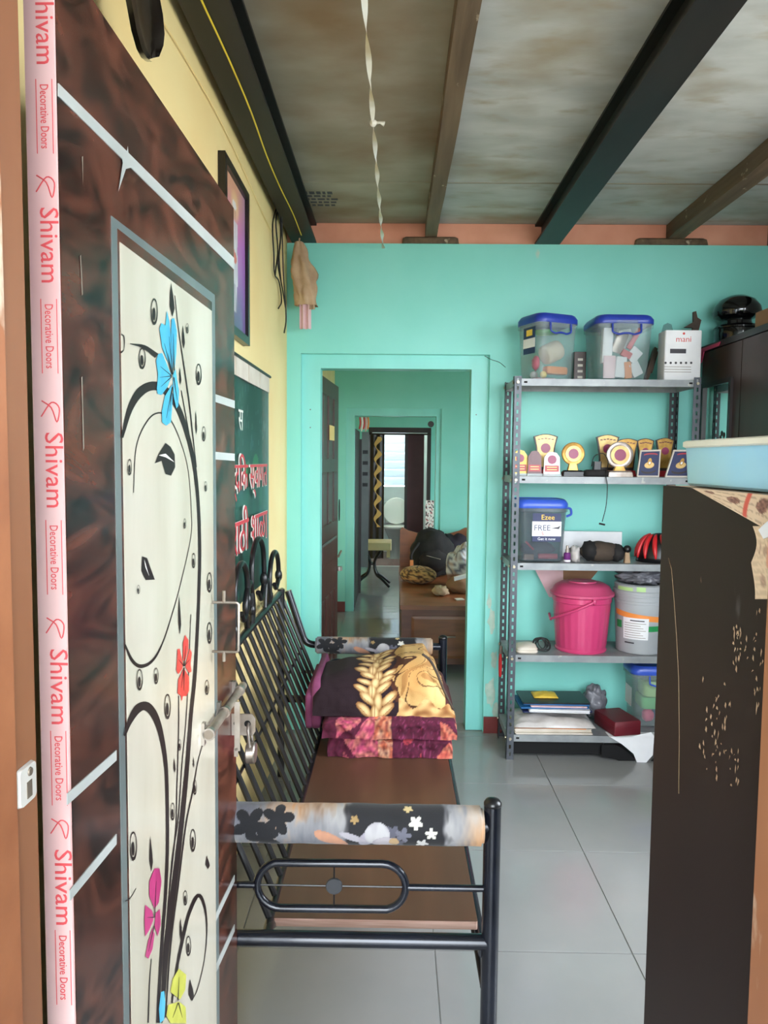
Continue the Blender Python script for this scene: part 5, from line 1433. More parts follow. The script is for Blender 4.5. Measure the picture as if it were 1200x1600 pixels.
part('handle_lug', MB().blob(Vector(hpts[-1]) + Vector((.006, .006, .0)), (.012, .008, .014), 10, 8), 'pink_plastic', bu, True)
# paint pail
xg0 = at(964, 975, Y=RY0 + .10).x; rg = .128; cg = xg0 + rg; yg = RY0 + .14
hg = at(995, 915, Y=RY0 + .03).z - Z4s
pg = thing('paint_pail', 'grey paint pail with orange and green label beside the pink bucket', 'pail', (cg, yg, Z4s))
part('body', MB().lathe([(rg - .018, 0), (rg - .014, .004), (rg - .002, hg * .72), (rg + .002, hg * .725), (rg + .002, hg * .76), (rg - .001, hg * .765), (rg, hg * .82), (rg + .004, hg * .825), (rg + .004, hg * .85)], 40, (cg, yg, Z4s)), 'bucket_grey', pg)
part('lid', MB().lathe([(rg + .004, hg * .85), (rg + .008, hg * .855), (rg + .008, hg * .90), (rg + .002, hg * .91), (rg + .002, hg * .985), (rg - .012, hg), (rg - .03, hg * .97)], 40, (cg, yg, Z4s)), 'bucket_grey', pg)
def wrap(name, a0, a1, z0, z1, m, off=.0012, slope=0.0):
    def f(u, v):
        aa = math.radians(a0 + (a1 - a0) * u); z = z0 + (z1 - z0) * v + slope * (u - .5); r = rg - .014 + .012 * z / (hg * .72) + off
        return Vector((cg + r * math.cos(aa), yg + r * math.sin(aa), Z4s + z))
    return part(name, MB().grid(f, 20, 2), m, pg, True)
wrap('label_band', 185, 330, hg * .50, hg * .58, 'bucket_label_orange', slope=-.035)
wrap('label_band', 188, 207, hg * .36, hg * .47, 'bucket_label_green', .0010)
wrap('label_band', 268, 330, hg * .34, hg * .42, 'bucket_label_green', .0010)
wrap('label_paper', 212, 272, hg * .22, hg * .53, 'white_paper', .0018)
for k in range(7): wrap('line_print', 216, 266 - (k % 3) * 6, hg * (.245 + .034 * k), hg * (.252 + .034 * k), 'steel_old', .0024)
wrap('label_heading', 230, 262, hg * .485, hg * .50, 'ink_dark', .0024)
wrap('line_print', 216, 240, hg * .155, hg * .175, 'ink_dark', .0016)
def lw(a0, a1, z0, z1, m):
    def f(u, v):
        aa = math.radians(a0 + (a1 - a0) * u); return Vector((cg + (rg + .0030) * math.cos(aa), yg + (rg + .0030) * math.sin(aa), Z4s + z0 + (z1 - z0) * v))
    return part('lid_sticker', MB().grid(f, 14, 1), m, pg, True)
lw(195, 235, hg * .915, hg * .965, 'lime_label'); lw(243, 262, hg * .915, hg * .98, 'lime_label')
a = at(1003, 905, Y=3.74)
one('black_bag', 'crumpled black and grey bag lying on top of the paint pail', 'bag', MB().blob((cg + .01, yg + .01, Z4s + hg + .028), (.115, .10, .045), 40, 24, .6, 5.0, 2, Z4s + hg + .001), 'grey_bag', True)
# paper and cardboard hanging behind the bucket
def sheet(name, label, cat, quad, Y, m, bend=.01, th=.0015):
    P4 = [at(x, y, Y=Y) for (x, y) in quad]
    def f(u, v, k=0):
        p = (P4[0] * (1 - u) + P4[1] * u) * (1 - v) + (P4[3] * (1 - u) + P4[2] * u) * v
        return p + Vector((0, bend * math.sin(u * 3.1) * math.sin(v * 2.4) + k, 0))
    mb = MB().grid(lambda u, v: f(u, v), 8, 8).grid(lambda u, v: f(u, v, th), 8, 8)
    return one(name, label, cat, mb, m, True)
sheet('pink_sheet', 'pale pink paper sheet tucked behind the pink bucket lid', 'paper', [(836, 890), (880, 890), (880, 935), (858, 933)], 3.955, 'pink_paper')
sheet('cardboard_piece', 'brown cardboard piece above the pink bucket lid', 'cardboard', [(872, 890), (936, 890), (918, 912), (876, 915)], 3.965, 'cardboard')
a, b = at(802, 1022, Y=3.72), at(834, 1022, Y=3.72)
o = one('folded_cloth', 'beige folded cloth at the left end of the fourth shelf', 'cloth', MB().rr([(0, .10, .12, .02), (.006, .11, .13, .025), (.012, .105, .125, .02), (.014, .10, .12, .02), (.02, .108, .126, .025), (.028, .098, .118, .025), (.036, .07, .09, .03, .012, 0), (.042, .04, .05, .02, .02, 0)], 4, ((a.x + b.x) / 2 + .01, 3.72, Z4s)), 'off_paper', 60)
cw = thing('cable_coil', 'coiled black cable beside the pink bucket on fourth shelf', 'cable', (at(846, 1010, Y=3.71).x, 3.71, Z4s))
cc_ = Vector((at(846, 1010, Y=3.71).x, 3.71, Z4s))
for k in range(7):
    tl = random.uniform(-.5, .5); rr2 = random.uniform(.024, .038)
    part('cable_loop', MB().tube([cc_ + Vector((rr2 * math.cos(t) + .004 * k - .012, rr2 * .6 * math.sin(t) * math.cos(tl), .036 + rr2 * .8 * math.sin(t + tl))) for t in [j * 2 * math.pi / 18 for j in range(18)]], .0028, 6, True), 'wire_black', cw, True)
# red pliers hanging on the rear left post
a = at(781, 1012, Y=3.80); RXp = RXL - .012
pl_ = thing('pliers', 'red handled pliers hanging on the rack post beside the doorway', 'pliers', (RXp, 3.80, a.z - .16))
part('jaws', MB().tube([(RXp, 3.80, a.z + .01), (RXp, 3.80, a.z - .03)], [.008, .012], 8), 'steel', pl_)
for s_ in (-1, 1):
    part('grip', MB().tube(smoothpath([(RXp - .002, 3.80 + s_ * .004, a.z - .03), (RXp - .002, 3.80 + s_ * .02, a.z - .06), (RXp - .002, 3.80 + s_ * .018, a.z - .11), (RXp - .002, 3.80 + s_ * .008, a.z - .15)], 4), .006, 8), 'red_bright', pl_, True)

# ------------------------------------------------------------------ bottom shelf
Z5s = ZS[4] + .0008
def pile(name, label, cat, px0, px1, z, h, Y, d, m, rz=0.0, group=None, wob=.0, lay=1):
    x0, x1 = span(px0, px1, Y - d / 2, 1120); mb = MB()
    for k in range(lay):
        hz0, hz1 = h * k / lay, h * (k + 1) / lay - (.0008 if lay > 1 else 0)
        ox = wob * random.uniform(-1, 1); oy = wob * random.uniform(-1, 1)
        mb.rr([(hz0, x1 - x0, d, .006, ox, oy), (hz1, x1 - x0, d, .006, ox, oy)], 2, ((x0 + x1) / 2, Y, z), True, rz)
    return one(name, label, cat, mb, m, None, group)
GP = 'papers and files on the bottom shelf'
z = Z5s
pile('paper_stack', 'yellowed loose papers at the very bottom of the lowest shelf', 'papers', 804, 925, z, .026, 3.77, .24, 'off_paper', 0.02, GP, .010, 6); z += .0266
pile('envelope', 'orange brown envelope near the bottom of the paper pile', 'envelope', 806, 918, z, .006, 3.765, .23, 'orange_item', -.03, GP); z += .0066
def softpack(label, px0, px1, z, h, Y, d, m, seed):
    x0, x1 = span(px0, px1, Y - d / 2, 1120); cx_, w_ = (x0 + x1) / 2, (x1 - x0)
    def f(u, v):
        e = math.sin(math.pi * min(1, max(0, u))) ** .35 * math.sin(math.pi * min(1, max(0, v))) ** .35
        return Vector((x0 + w_ * u, Y - d / 2 + d * v, z + .002 + h * e * (.8 + .35 * nz(u * 4 + seed, v * 4) + .12 * nz(u * 13, v * 11, seed))))
    mb = MB().grid(f, 30, 22).grid(lambda u, v: Vector((x0 + w_ * (1 - u), Y - d / 2 + d * v, z)), 4, 4)
    return one('document_bag', label, 'bag', mb, m, True, GP)
softpack('clear wrinkled plastic bag of documents on the paper pile', 805, 932, z, .055, 3.765, .25, 'poly_bag', 3.0); z += .064
pile('file_folder', 'dark navy folder under the blue files on bottom shelf', 'folder', 815, 925, z, .006, 3.79, .2, 'navy', .05, GP); z += .0066
pile('file_folder', 'white paper file sticking out between the blue files', 'folder', 828, 922, z, .012, 3.775, .21, 'white_paper', -.05, GP, .006, 3); z += .0126
pile('file_folder', 'bright blue file near the top of the document pile', 'folder', 812, 920, z, .007, 3.79, .2, 'blue_file', .03, GP); z += .0076
pile('file_folder', 'pale lilac paper file on the blue file', 'folder', 830, 918, z, .006, 3.785, .2, 'pink_paper', -.02, GP); z += .0066
pile('file_folder', 'upper blue file just under the black folder', 'folder', 818, 922, z, .006, 3.80, .2, 'blue_file', -.03, GP); z += .0066
pile('file_folder', 'black folder on top of the document pile', 'folder', 816, 922, z, .006, 3.80, .2, 'black_plastic', .02, GP); z += .0066
softpack('small yellow packet on top of the document pile', 834, 872, z, .018, 3.82, .10, 'yellow_item', 1.0)
a = at(940, 1100, Y=3.82)
one('grey_bag', 'crumpled grey plastic bag behind the maroon box', 'bag', MB().blob((a.x - .018, 3.893, Z5s + .09), (.06, .042, .085), 30, 22, .45, 3.0, 4, Z5s), 'grey_bag', True)
# maroon box, turned
o = one('maroon_box', 'flat maroon presentation box resting turned on the bottom shelf', 'box', MB().rr([(0, .143, .20, .006), (.003, .148, .205, .006), (.066, .148, .205, .006), (.072, .14, .197, .006)], 2, (at(967, 1140, Y=3.70).x, 3.735, Z5s + .0026), True, math.radians(14)), 'maroon_box', 40)
part('lid_seam', MB().rr([(.0455, .1492, .2062, .006), (.0475, .1492, .2062, .006)], 2, (at(967, 1140, Y=3.70).x, 3.735, Z5s + .0026), True, math.radians(14)), 'trophy_maroon', o, None)
x0, x1 = span(978, 1078, 3.84, 1090)
o, c, w, d, hb = bin_('clear bin with blue lid and green contents on the bottom shelf', x0, x1, RY0 + .115, .195, ZS[4], .325, 0, 'clear_plastic', 'blue_lid_light', True)
sticker(o, 'label_sticker', 0, .10, .20, .10, -w * .455 - .002, 'white_paper', 'X')
B5 = Vector(c)
one('green_pack', 'green folded pack in the middle of the bottom shelf bin', 'packet', MB().rr([(0, .2, .12, .02), (.01, .21, .13, .025), (.05, .21, .13, .025), (.06, .2, .12, .02)], 3, B5 + Vector((0, 0, .09))), 'green_item', 40, G)
one('olive_pack', 'olive yellow pack at the top of the bottom shelf bin', 'packet', MB().rr([(0, .18, .12, .03), (.01, .19, .13, .03), (.07, .19, .13, .03), (.08, .17, .12, .03)], 3, B5 + Vector((0, 0, .155))), 'lime_label', 40, G)
one('pink_toy', 'pink toy at the bottom of the bottom shelf bin', 'toy', MB().blob(B5 + Vector((-.06, -.03, .05)), (.032, .03, .036), 14, 10, .2), 'pink_item', True, G)
one('blue_pack', 'blue cloth low in the bottom shelf bin', 'cloth', MB().blob(B5 + Vector((.03, 0, .05)), (.06, .05, .036), 14, 10, .2), 'blue_file', True, G)
# white papers and black sheet hanging over the shelf front at the right
def drape(name, label, cat, outline, Y, m, th):
    pts = [at(x, y, Y=Y) for (x, y) in outline]
    return one(name, label, cat, MB().prism([p + Vector((0, .004 * math.sin(i), 0)) for i, p in enumerate(pts)], (0, th, 0)), m, None)
zsh = ZS[4]
yd = RY0 - .010
pp = [(952, 1151), (985, 1151), (1018, 1144), (1022, 1150), (1020, 1180), (1003, 1199), (998, 1199), (990, 1178), (972, 1163)]
P_ = [at(x, y, Y=yd) for (x, y) in pp]
mb = MB().prism(P_, (0, .0022, 0))
mb.box((P_[0].x, yd, ZS[4] + .0008), (P_[3].x + .03, RY0 + .06, ZS[4] + .0024))
o = one('loose_papers', 'white papers hanging over the front edge of the bottom shelf', 'papers', mb, 'white_paper', None)
P_ = [at(x, y, Y=yd + .006) for (x, y) in ((800, 1163), (960, 1163), (972, 1166), (992, 1180), (1000, 1202), (1012, 1196), (1021, 1182), (1021, 1163))]
P2_ = [at(x, y, Y=RY0 + .02) for (x, y) in ((803, 1166), (960, 1166), (975, 1172), (992, 1186), (1001, 1203), (1012, 1198), (1022, 1186), (1060, 1166), (1060, 1180), (1010, 1208), (1000, 1209), (985, 1194), (966, 1182), (940, 1180), (803, 1180))]
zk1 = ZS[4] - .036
one('sheet_and_shade', 'black plastic sheet with a painted shadow strip under the bottom shelf of the rack', 'sheet', MB().box((RXL + .04, RY0 + .03, zk1 - .07), (at(945, 1170, Y=RY0).x, RY0 + .033, zk1)).prism([at(x, y, Y=RY0 + .006) for (x, y) in ((940, 1164), (962, 1164), (974, 1170), (990, 1184), (999, 1202), (1010, 1198), (1022, 1184), (1060, 1164), (1060, 1178), (1012, 1206), (1000, 1206), (985, 1196), (960, 1186), (940, 1182))], (0, .003, 0)), 'hole_black', None)  # flat box paints the shadow under the shelf; the drooping part is sheet

# ================================================================== WARDROBE at the right
WXF = 1.60
wy1 = 3.88; wy0 = 2.55
wz = at(1092, 546, X=WXF).z
wd_ = thing('wardrobe', 'dark brown wooden wardrobe with a tall mirror right of the rack', 'wardrobe', (WXF + .22, (wy0 + wy1) / 2, 0))
part('body', MB().box((WXF, wy0, .06), (XR - .01, wy1, wz - .03)), 'wardrobe', wd_, None)
part('plinth', MB().box((WXF + .03, wy0 + .02, 0), (XR - .01, wy1 - .02, .06)), 'wardrobe_edge', wd_, None)
part('cornice', MB().box((WXF - .02, wy0 - .01, wz - .03), (XR - .01, wy1 + .01, wz)), 'wardrobe_edge', wd_, None)
nd = 3; dw = (wy1 - wy0 - .02) / nd
for k in range(nd):
    y1_ = wy1 - .01 - k * dw; y0_ = y1_ - dw + .006
    dr = part('door', MB().box((WXF - .018, y0_, .07), (WXF, y1_, wz - .035)), 'wardrobe', wd_, None)
    if k == 0:
        my1, my0 = y1_ - .05, at(1148, 620, X=WXF).y
        mz = at(1150, 590, X=WXF).z - .02
        part('mirror', MB().box((WXF - .0205, my0, .5), (WXF - .018, my1, mz)), 'mirror', dr, None)
        for (a0, a1, b0, b1) in ((my0 - .022, my0, .48, mz + .022), (my1, my1 + .022, .48, mz + .022), (my0, my1, mz, mz + .022)):
            part('mirror_frame', MB().box((WXF - .032, a0, b0), (WXF - .018, a1, b1)), 'wardrobe_edge', dr, None)
    part('handle', MB().tube(roundpath([(WXF - .018, y0_ + .05, 1.22), (WXF - .05, y0_ + .05, 1.22), (WXF - .05, y0_ + .05, 1.10), (WXF - .018, y0_ + .05, 1.10)], .015, 3), .006, 8), 'steel_old', dr)
    mb = MB()
    for q in range(5):
        t = q * 1.2566; mb.blob((WXF - .020, y0_ + .16 + .022 * math.cos(t), 1.62 + .022 * math.sin(t)), (.004, .014, .014), 8, 6)
    if k == 0: part('carved_rosette', mb, 'wardrobe_edge', dr, True)
# things on the wardrobe
a = at(1150, 523, X=WXF + .15); pyc = a.y
pt = thing('black_pot', 'glossy black lidded pot standing on top of the wardrobe', 'pot', (WXF + .15, pyc, wz))
pc_ = (WXF + .15, pyc, wz + .0008)
part('pot', MB().lathe([(.09, 0), (.10, .01), (.105, .06), (.103, .085), (.109, .088), (.109, .095)], 32, pc_), 'pot_black', pt)
part('cover', MB().lathe([(.109, .095), (.10, .105), (.075, .11), (.07, .135), (.11, .15), (.118, .17), (.112, .20), (.085, .235), (.045, .255), (.001, .26)], 32, pc_), 'pot_black', pt)
a = at(1176, 515, X=WXF + .02)
one('cardboard_box', 'small brown cardboard box on the wardrobe in front of black pot', 'box', MB().rr([(0, .16, .12, .003), (at(1185, 489, X=WXF + .02).z - wz, .16, .12, .003)], 2, (WXF + .09, a.y - .10, wz + .0008)), 'cardboard', None)
mb = MB().prism([at(x, y, X=1.574) for (x, y) in ((1089, 549), (1099, 544), (1126, 534), (1124, 540), (1101, 549), (1097, 566), (1090, 573))], (-.003, 0, 0))
one('red_ribbon', 'crimson ribbon hanging off the corner of the wardrobe top', 'ribbon', mb, 'pink_item', None)
# purple item low on wardrobe door
a = at(1194, 682, X=WXF - .03)

# ================================================================== BROWN CABINET in the right foreground
CX = .437
cy1 = at(1035, 800, X=CX).y; cy0 = .83
cz = at(1036, 759, X=CX).z
cabt = thing('brown_cabinet', 'scratched dark brown cabinet just inside the entrance on the right', 'cabinet', (CX + .25, (cy0 + cy1) / 2, 0))
part('side_panel', MB().box((CX, cy0, 0), (CX + .018, cy1, cz - .018)), 'cabinet_panel', cabt, None)
part('side_panel', MB().box((CX + .582, cy0, 0), (CX + .60, cy1, cz - .018)), 'cabinet_panel', cabt, None)
part('top', MB().box((CX, cy0, cz - .018), (CX + .60, cy1, cz)), 'cabinet_panel', cabt, None)
part('back', MB().box((CX + .018, cy0, 0), (CX + .582, cy0 + .008, cz - .018)), 'cabinet_panel', cabt, None)
for zz in (.05, .5, .95):
    part('shelf', MB().box((CX + .018, cy0 + .008, zz), (CX + .582, cy1 - .02, zz + .018)), 'cabinet_panel', cabt, None)
for s_ in (0, 1):
    dr = part('door', MB().box((CX + .019 + s_ * .282, cy1 - .018, .03), (CX + .299 + s_ * .282, cy1, cz - .02)), 'cabinet_panel', cabt, None)
    part('knob', MB().blob((CX + .28 + s_ * .04, cy1 + .012, 1.0), (.012, .014, .012), 10, 8), 'steel_old', dr, True)
def cpt(x, y, off=.0006):
    p = at(x, y, X=CX); return Vector((CX - off, p.y, p.z))
sc_ = [(1045, 872), (1050, 890), (1054, 940), (1058, 1000), (1061, 1060), (1062, 1150), (1061, 1240)]
part('scratch', MB().tube([cpt(x, y) for (x, y) in sc_], .0006, 5), 'scratch', cabt, True)
random.seed(11); mb = MB()
for (bx_, by_, n_, sxx, syy) in ((1154, 985, 7, 6, 22), (1155, 1020, 6, 7, 16), (1125, 1120, 9, 16, 30), (1115, 1165, 12, 14, 30), (1185, 1085, 5, 6, 30), (1150, 1190, 6, 10, 22), (1183, 990, 5, 4, 40)):
    for k in range(n_ * 2):
        x = random.gauss(bx_, sxx * .8); y = random.gauss(by_, syy * .8); l = random.uniform(1.2, 6) * (2 if k == 0 else 1); w_ = random.uniform(.5, 1.5); t = random.uniform(-2, 2)
        mb.add([cpt(x, y - l), cpt(x + w_, y - l * .3), cpt(x + t, y + l), cpt(x - w_, y + l * .2)], [(0, 1, 2, 3)])
part('chipped_spot', mb, 'jute', cabt, None, True, None, 'stuff')
# newspaper spread on the top with a corner folded down the side
def newscol(u, v):
    c = mixc((226, 202, 172), (214, 186, 154), .5 + .5 * nz(u * 5, v * 5))
    if (v * 40) % 1 < .35 and (u * 4) % 1 > .1 and nz(u * 40, v * 160) > -.2: c = mixc(c, (150, 124, 104), .5)
    for (cx_, cy_, r1, r2) in ((.22, .3, .06, .07), (.5, .34, .08, .09), (.83, .3, .07, .12), (.35, .75, .1, .1), (.7, .8, .09, .08)):
        if ell(u, v, cx_, cy_, r1, r2) < 1: c = mixc((96, 66, 60), (176, 130, 110), .5 + nz(u * 30, v * 30))
    if .62 < u < .67 and .1 < v < .6: c = (206, 92, 76)
    return c
newsm = thing('newspaper', 'old newspaper on the brown cabinet with its corner folded down', 'newspaper', (CX + .2, (cy0 + cy1) / 2, cz))
part('sheet', MB().grid(lambda u, v: Vector((CX - .001 + .55 * v, cy1 - .02 - (cy1 - cy0 - .03) * u, cz + .0012 + .0008 * nz(u * 4, v * 4))), 40, 40, newscol), 'print_matt', newsm, True)
def flap(u, v):
    # hangs over the side: deeper towards the entrance
    y = at(1080 + (1226 - 1080) * u, 765, X=CX).y
    zlow = at(1080 + 146 * u, 762 + 74 * u, X=CX).z
    z = cz + .0012 + (zlow - cz) * v
    return Vector((CX - .002 - .004 * math.sin(v * 2.5) * u - .006 * u * v, y, z))
part('flap', MB().grid(flap, 60, 24, lambda u, v: newscol(u, .12 + v * .5)), 'print_matt', newsm, True)
def flap2(u, v):
    x = 1176 + (1215 - 1176) * u; y0__, y1__ = 822 + 0 * u, 936
    if v < .5: x += 10 * math.sin(v * 2 * math.pi) * (1 - u)
    p = at(x, y0__ + (y1__ - y0__) * v, X=CX - .007); return Vector((CX - .007 - .003 * math.sin(v * 5), p.y, p.z))
part('flap', MB().grid(flap2, 14, 30, lambda u, v: mixc(newscol(u, v), (222, 196, 160), .5)), 'print_matt', newsm, True)
part('torn_corner', MB().prism([at(x, y, X=CX - .012) for (x, y) in ((1186, 828), (1196, 818), (1204, 812), (1204, 838), (1194, 842))], (-.001, 0, 0)), 'white_paper', newsm, None)
# light blue tray
ty1 = at(1062, 720, X=CX + .004).y; th_ = at(1070, 691, X=CX + .004).z - cz
tr = thing('blue_tray', 'light blue plastic tray with cream rim on the newspaper', 'tray', (CX + .22, (cy0 + ty1) / 2, cz + .003))
tw = .44; td = ty1 - cy0 - .012
cen = (CX + .006 + tw / 2, cy0 + .006 + td / 2, cz + .003)
part('pan', MB().rr([(0, tw - .02, td - .004, .012), (.004, tw - .010, td - .002, .012), (th_ - .008, tw, td, .014), (th_ - .008, tw - .006, td - .006, .02), (.008, tw - .024, td - .014, .02)], 4, cen), 'tray_blue', tr, 40)
part('rim', MB().rr([(th_ - .012, tw + .004, td + .004, .022), (th_ - .010, tw + .012, td + .010, .024), (th_ - .003, tw + .012, td + .010, .024), (th_ - .001, tw + .004, td + .004, .022), (th_ - .001, tw - .010, td - .010, .02), (th_ - .012, tw - .010, td - .010, .02)], 4, cen, False), 'tray_rim', tr, 40)

# ================================================================== ROOM BEHIND THE INNER DOORWAY
bx0 = at(627, 1000, Y=5.14).x; by_0, by_1 = 5.14, 7.02
bzt = at(670, 946, Y=by_0).z
bed = thing('wooden_bed', 'brown wooden box bed seen through the inner doorway', 'bed', (bx0 + .55, 6.0, 0))
part('deck', MB().box((bx0 - .01, by_0 - .01, bzt - .03), (bx0 + 1.2, by_1, bzt)), 'bed_wood', bed, None)
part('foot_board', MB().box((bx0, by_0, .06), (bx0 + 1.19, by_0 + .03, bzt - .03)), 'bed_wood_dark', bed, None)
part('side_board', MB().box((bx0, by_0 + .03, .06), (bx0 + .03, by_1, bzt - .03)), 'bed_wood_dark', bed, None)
for k in range(2):
    x = bx0 + .07 + k * .56
    dr = part('drawer', MB().rr([(0, .50, bzt - .18, .004), (.012, .50, bzt - .18, .004), (.016, .46, bzt - .22, .004)], 1).xf(Matrix(((1, 0, 0, x + .25), (0, 0, -1, by_0), (0, 1, 0, bzt / 2 + .015), (0, 0, 0, 1)))), 'bed_wood', bed, None)
    part('handle', MB().tube([(x + .19, by_0 - .03, bzt * .55), (x + .31, by_0 - .03, bzt * .55)], .006, 8), 'steel_old', dr)
for (x, y) in ((bx0 + .04, by_0 + .05), (bx0 + 1.15, by_0 + .05), (bx0 + .04, by_1 - .05), (bx0 + 1.15, by_1 - .05)):
    part('leg', MB().box((x - .03, y - .03, 0), (x + .03, y + .03, .07)), 'bed_wood_dark', bed, None)
hz_ = at(640, 824, Y=by_1).z
pts = [(bx0, by_1, .1), (bx0, by_1, hz_ - .03), (bx0 + .02, by_1, hz_)]
for k in range(9): pts.append((bx0 + .08 + k * .06, by_1, hz_ - .03 - .045 * math.sin(math.pi * k / 8) + .0))
pts += [(bx0 + .62, by_1, hz_), (bx0 + 1.2, by_1, hz_ - .02), (bx0 + 1.2, by_1, .1)]
part('head_board', MB().prism(pts, (0, .04, 0)), 'bed_wood', bed, None)
# leopard cushion, backpack, clothes
Zb = bzt + .001
def leo(d, ph, th):
    c = (196, 150, 92)
    v = nz(d.x * 7, d.y * 7, d.z * 7)
    if abs(v) < .12: c = (66, 40, 24)
    elif v > .3: c = (150, 100, 54)
    return c
a = at(650, 890, Y=6.05)
pil = one('leopard_cushion', 'brown leopard print cushion lying on the wooden bed', 'cushion', MB().blob((a.x + .02, 6.1, Zb + .065), (.155, .15, .075), 40, 24, .06, 2, 1, Zb, leo), 'fabric_print', True)
a0b, a1b = at(641, 870, Y=6.25), at(703, 870, Y=6.25)
bp = thing('backpack', 'black backpack leaning on the leopard cushion on the bed', 'backpack', ((a0b.x + a1b.x) / 2, 6.3, Zb))
bc = Vector((.30, 6.42, Zb + .17))
zt_ = at(675, 828, Y=6.4).z
bc = Vector(((a0b.x + a1b.x) / 2 + .03, 6.42, (Zb + zt_) / 2))
part('body', MB().blob(bc, (.19, .13, (zt_ - Zb) / 2 + .01), 26, 18, .16, 2.2, 4, Zb), 'black_cloth', bp, True)
part('pocket', MB().blob(bc + Vector((.01, -.10, -.05)), (.13, .06, .10), 20, 12, .1, 2.4, 2, Zb), 'black_cloth', bp, True)
part('strap', MB().tube(smoothpath([bc + Vector((-.12, -.08, .10)), bc + Vector((-.19, -.14, .0)), bc + Vector((-.17, -.15, -.12))], 5), .012, 8), 'black_cloth', bp, True)
part('zip', MB().tube(smoothpath([bc + Vector((-.06, -.165, .0)), bc + Vector((.02, -.168, -.02)), bc + Vector((.06, -.165, -.03))], 4), .003, 6), 'steel', bp, True)
part('tag', MB().obox(bc + Vector((-.185, -.16, -.07)), (.014, 0, 0), (0, .003, 0), (0, 0, .03)), 'orange_item', bp, None)
a = at(705, 840, Y=6.5)
one('dark_jacket', 'dark purple jacket heaped behind the backpack on the bed', 'jacket', MB().blob((a.x + .05, 6.78, Zb + .15), (.17, .12, .20), 22, 14, .25, 2.6, 7, Zb), 'dark_jacket', True)
def clothcol(d, ph, th):
    v = nz(d.x * 5 + 2, d.y * 5, d.z * 6)
    c = (206, 206, 210)
    if v > .22: c = (96, 96, 112)
    elif v < -.3: c = (170, 150, 140)
    if d.z < -.15: c = mixc(c, (120, 76, 54), .8)
    return c
a = at(718, 868, Y=5.85)
one('printed_clothes', 'heap of grey and white printed clothes beside the backpack', 'clothes', MB().blob((a.x + .05, 5.92, Zb + .15), (.15, .14, .19), 36, 26, .22, 2.5, 3, Zb, clothcol), 'fabric_print', True)
a = at(716, 900, Y=5.6)
one('brown_shirt', 'brown shirt crumpled in front of the printed clothes', 'shirt', MB().blob((a.x + .03, 5.68, Zb + .05), (.11, .10, .075), 20, 12, .35, 3, 4, Zb), 'cardboard', True)
a = at(718, 893, Y=5.5)
one('white_packet', 'small white packet lying on the brown shirt on the bed', 'packet', MB().obox((a.x + .015, 5.56, Zb + .135), (.05, .01, .012), (0, .03, 0), (0, 0, .012)), 'white_paper', None)
a = at(700, 905, Y=5.6)
one('beige_cloth', 'beige cloth at the edge of the clothes heap on the bed', 'cloth', MB().blob((a.x - .06, 5.55, Zb + .03), (.06, .09, .04), 18, 10, .4, 3, 8, Zb), 'jute', True)
a = at(713, 918, Y=5.4)
one('paper_slip', 'cream paper slip lying at the front of the bed', 'paper', MB().obox((a.x + .02, 5.36, Zb + .004), (.03, .008, 0), (-.006, .03, 0), (0, 0, .003)), 'off_paper', None)

# ------------------------------------------------------------------ third room: small table with curved legs
ty = 8.5
x0, x1 = at(548, 850, Y=ty).x, at(611, 850, Y=ty).x
zt = at(580, 848, Y=ty).z
tb = thing('side_table', 'small beige topped table with curved black legs in the third room', 'table', ((x0 + x1) / 2 - .02, ty + .2, 0))
part('top', MB().rr([(zt - .09, x1 - x0, .40, .012), (zt - .085, x1 - x0 + .01, .41, .014), (zt - .005, x1 - x0 + .01, .41, .014), (zt, x1 - x0, .40, .012)], 3, ((x0 + x1) / 2, ty + .2, 0)), 'beige_top', tb, 40)
xm = (x0 + x1) / 2 + .01
for (sx, sy) in ((-1, -1), (1, -1), (-1, 1), (1, 1)):
    part('leg', MB().tube(smoothpath([(xm + sx * .11, ty + .2 + sy * .12, zt - .09), (xm + sx * .03, ty + .2 + sy * .06, zt * .55), (xm + sx * .05, ty + .2 + sy * .08, zt * .30), (xm + sx * .12, ty + .2 + sy * .12, .10), (xm + sx * .21, ty + .2 + sy * .16, .016)], 5), .016, 8), 'sofa_black', tb, True)
part('stretcher', MB().tube([(xm - .04, ty + .2, zt * .5), (xm + .04, ty + .2, zt * .5)], .012, 8).tube([(xm, ty + .12, zt * .5), (xm, ty + .28, zt * .5)], .012, 8), 'sofa_black', tb)
part('apron', MB().box((x1 - .05, ty + .001, zt - .17), (x1 - .01, ty + .02, zt - .088)), 'beige_top', tb, None)
# open dark door leaf at the left of the second doorway, with its grey latch board
dl = thing('door_3', 'dark door leaf standing open behind the second doorway', None, (O2L, YM + .16, 0), 0, None, 'structure'); dl['category'] = 'door'
part('leaf', MB().box((O2L - .03, YM + .16, .01), (O2L + .006, YM + .98, O2T - .12)), 'dark_brown', dl, None)
xg0_, xg1_ = at(565, 760, Y=8.2).x, at(576, 760, Y=8.2).x
part('latch_board', MB().box((xg0_, YM + .98, .3), (xg1_, YM + 1.0, O2T - .12)), 'strip_grey', dl, None)
for k in range(4): part('latch', MB().box((xg0_ + .01, YM + .972, 1.2 + k * .12), (xg1_ - .01, YM + .98, 1.24 + k * .12)), 'rack_dark', dl, None)
part('lower_leaf', MB().box((O2L + .006, YM + .96, .01), (xg0_, YM + .98, O2T - .2)), 'dark_brown', dl, None)
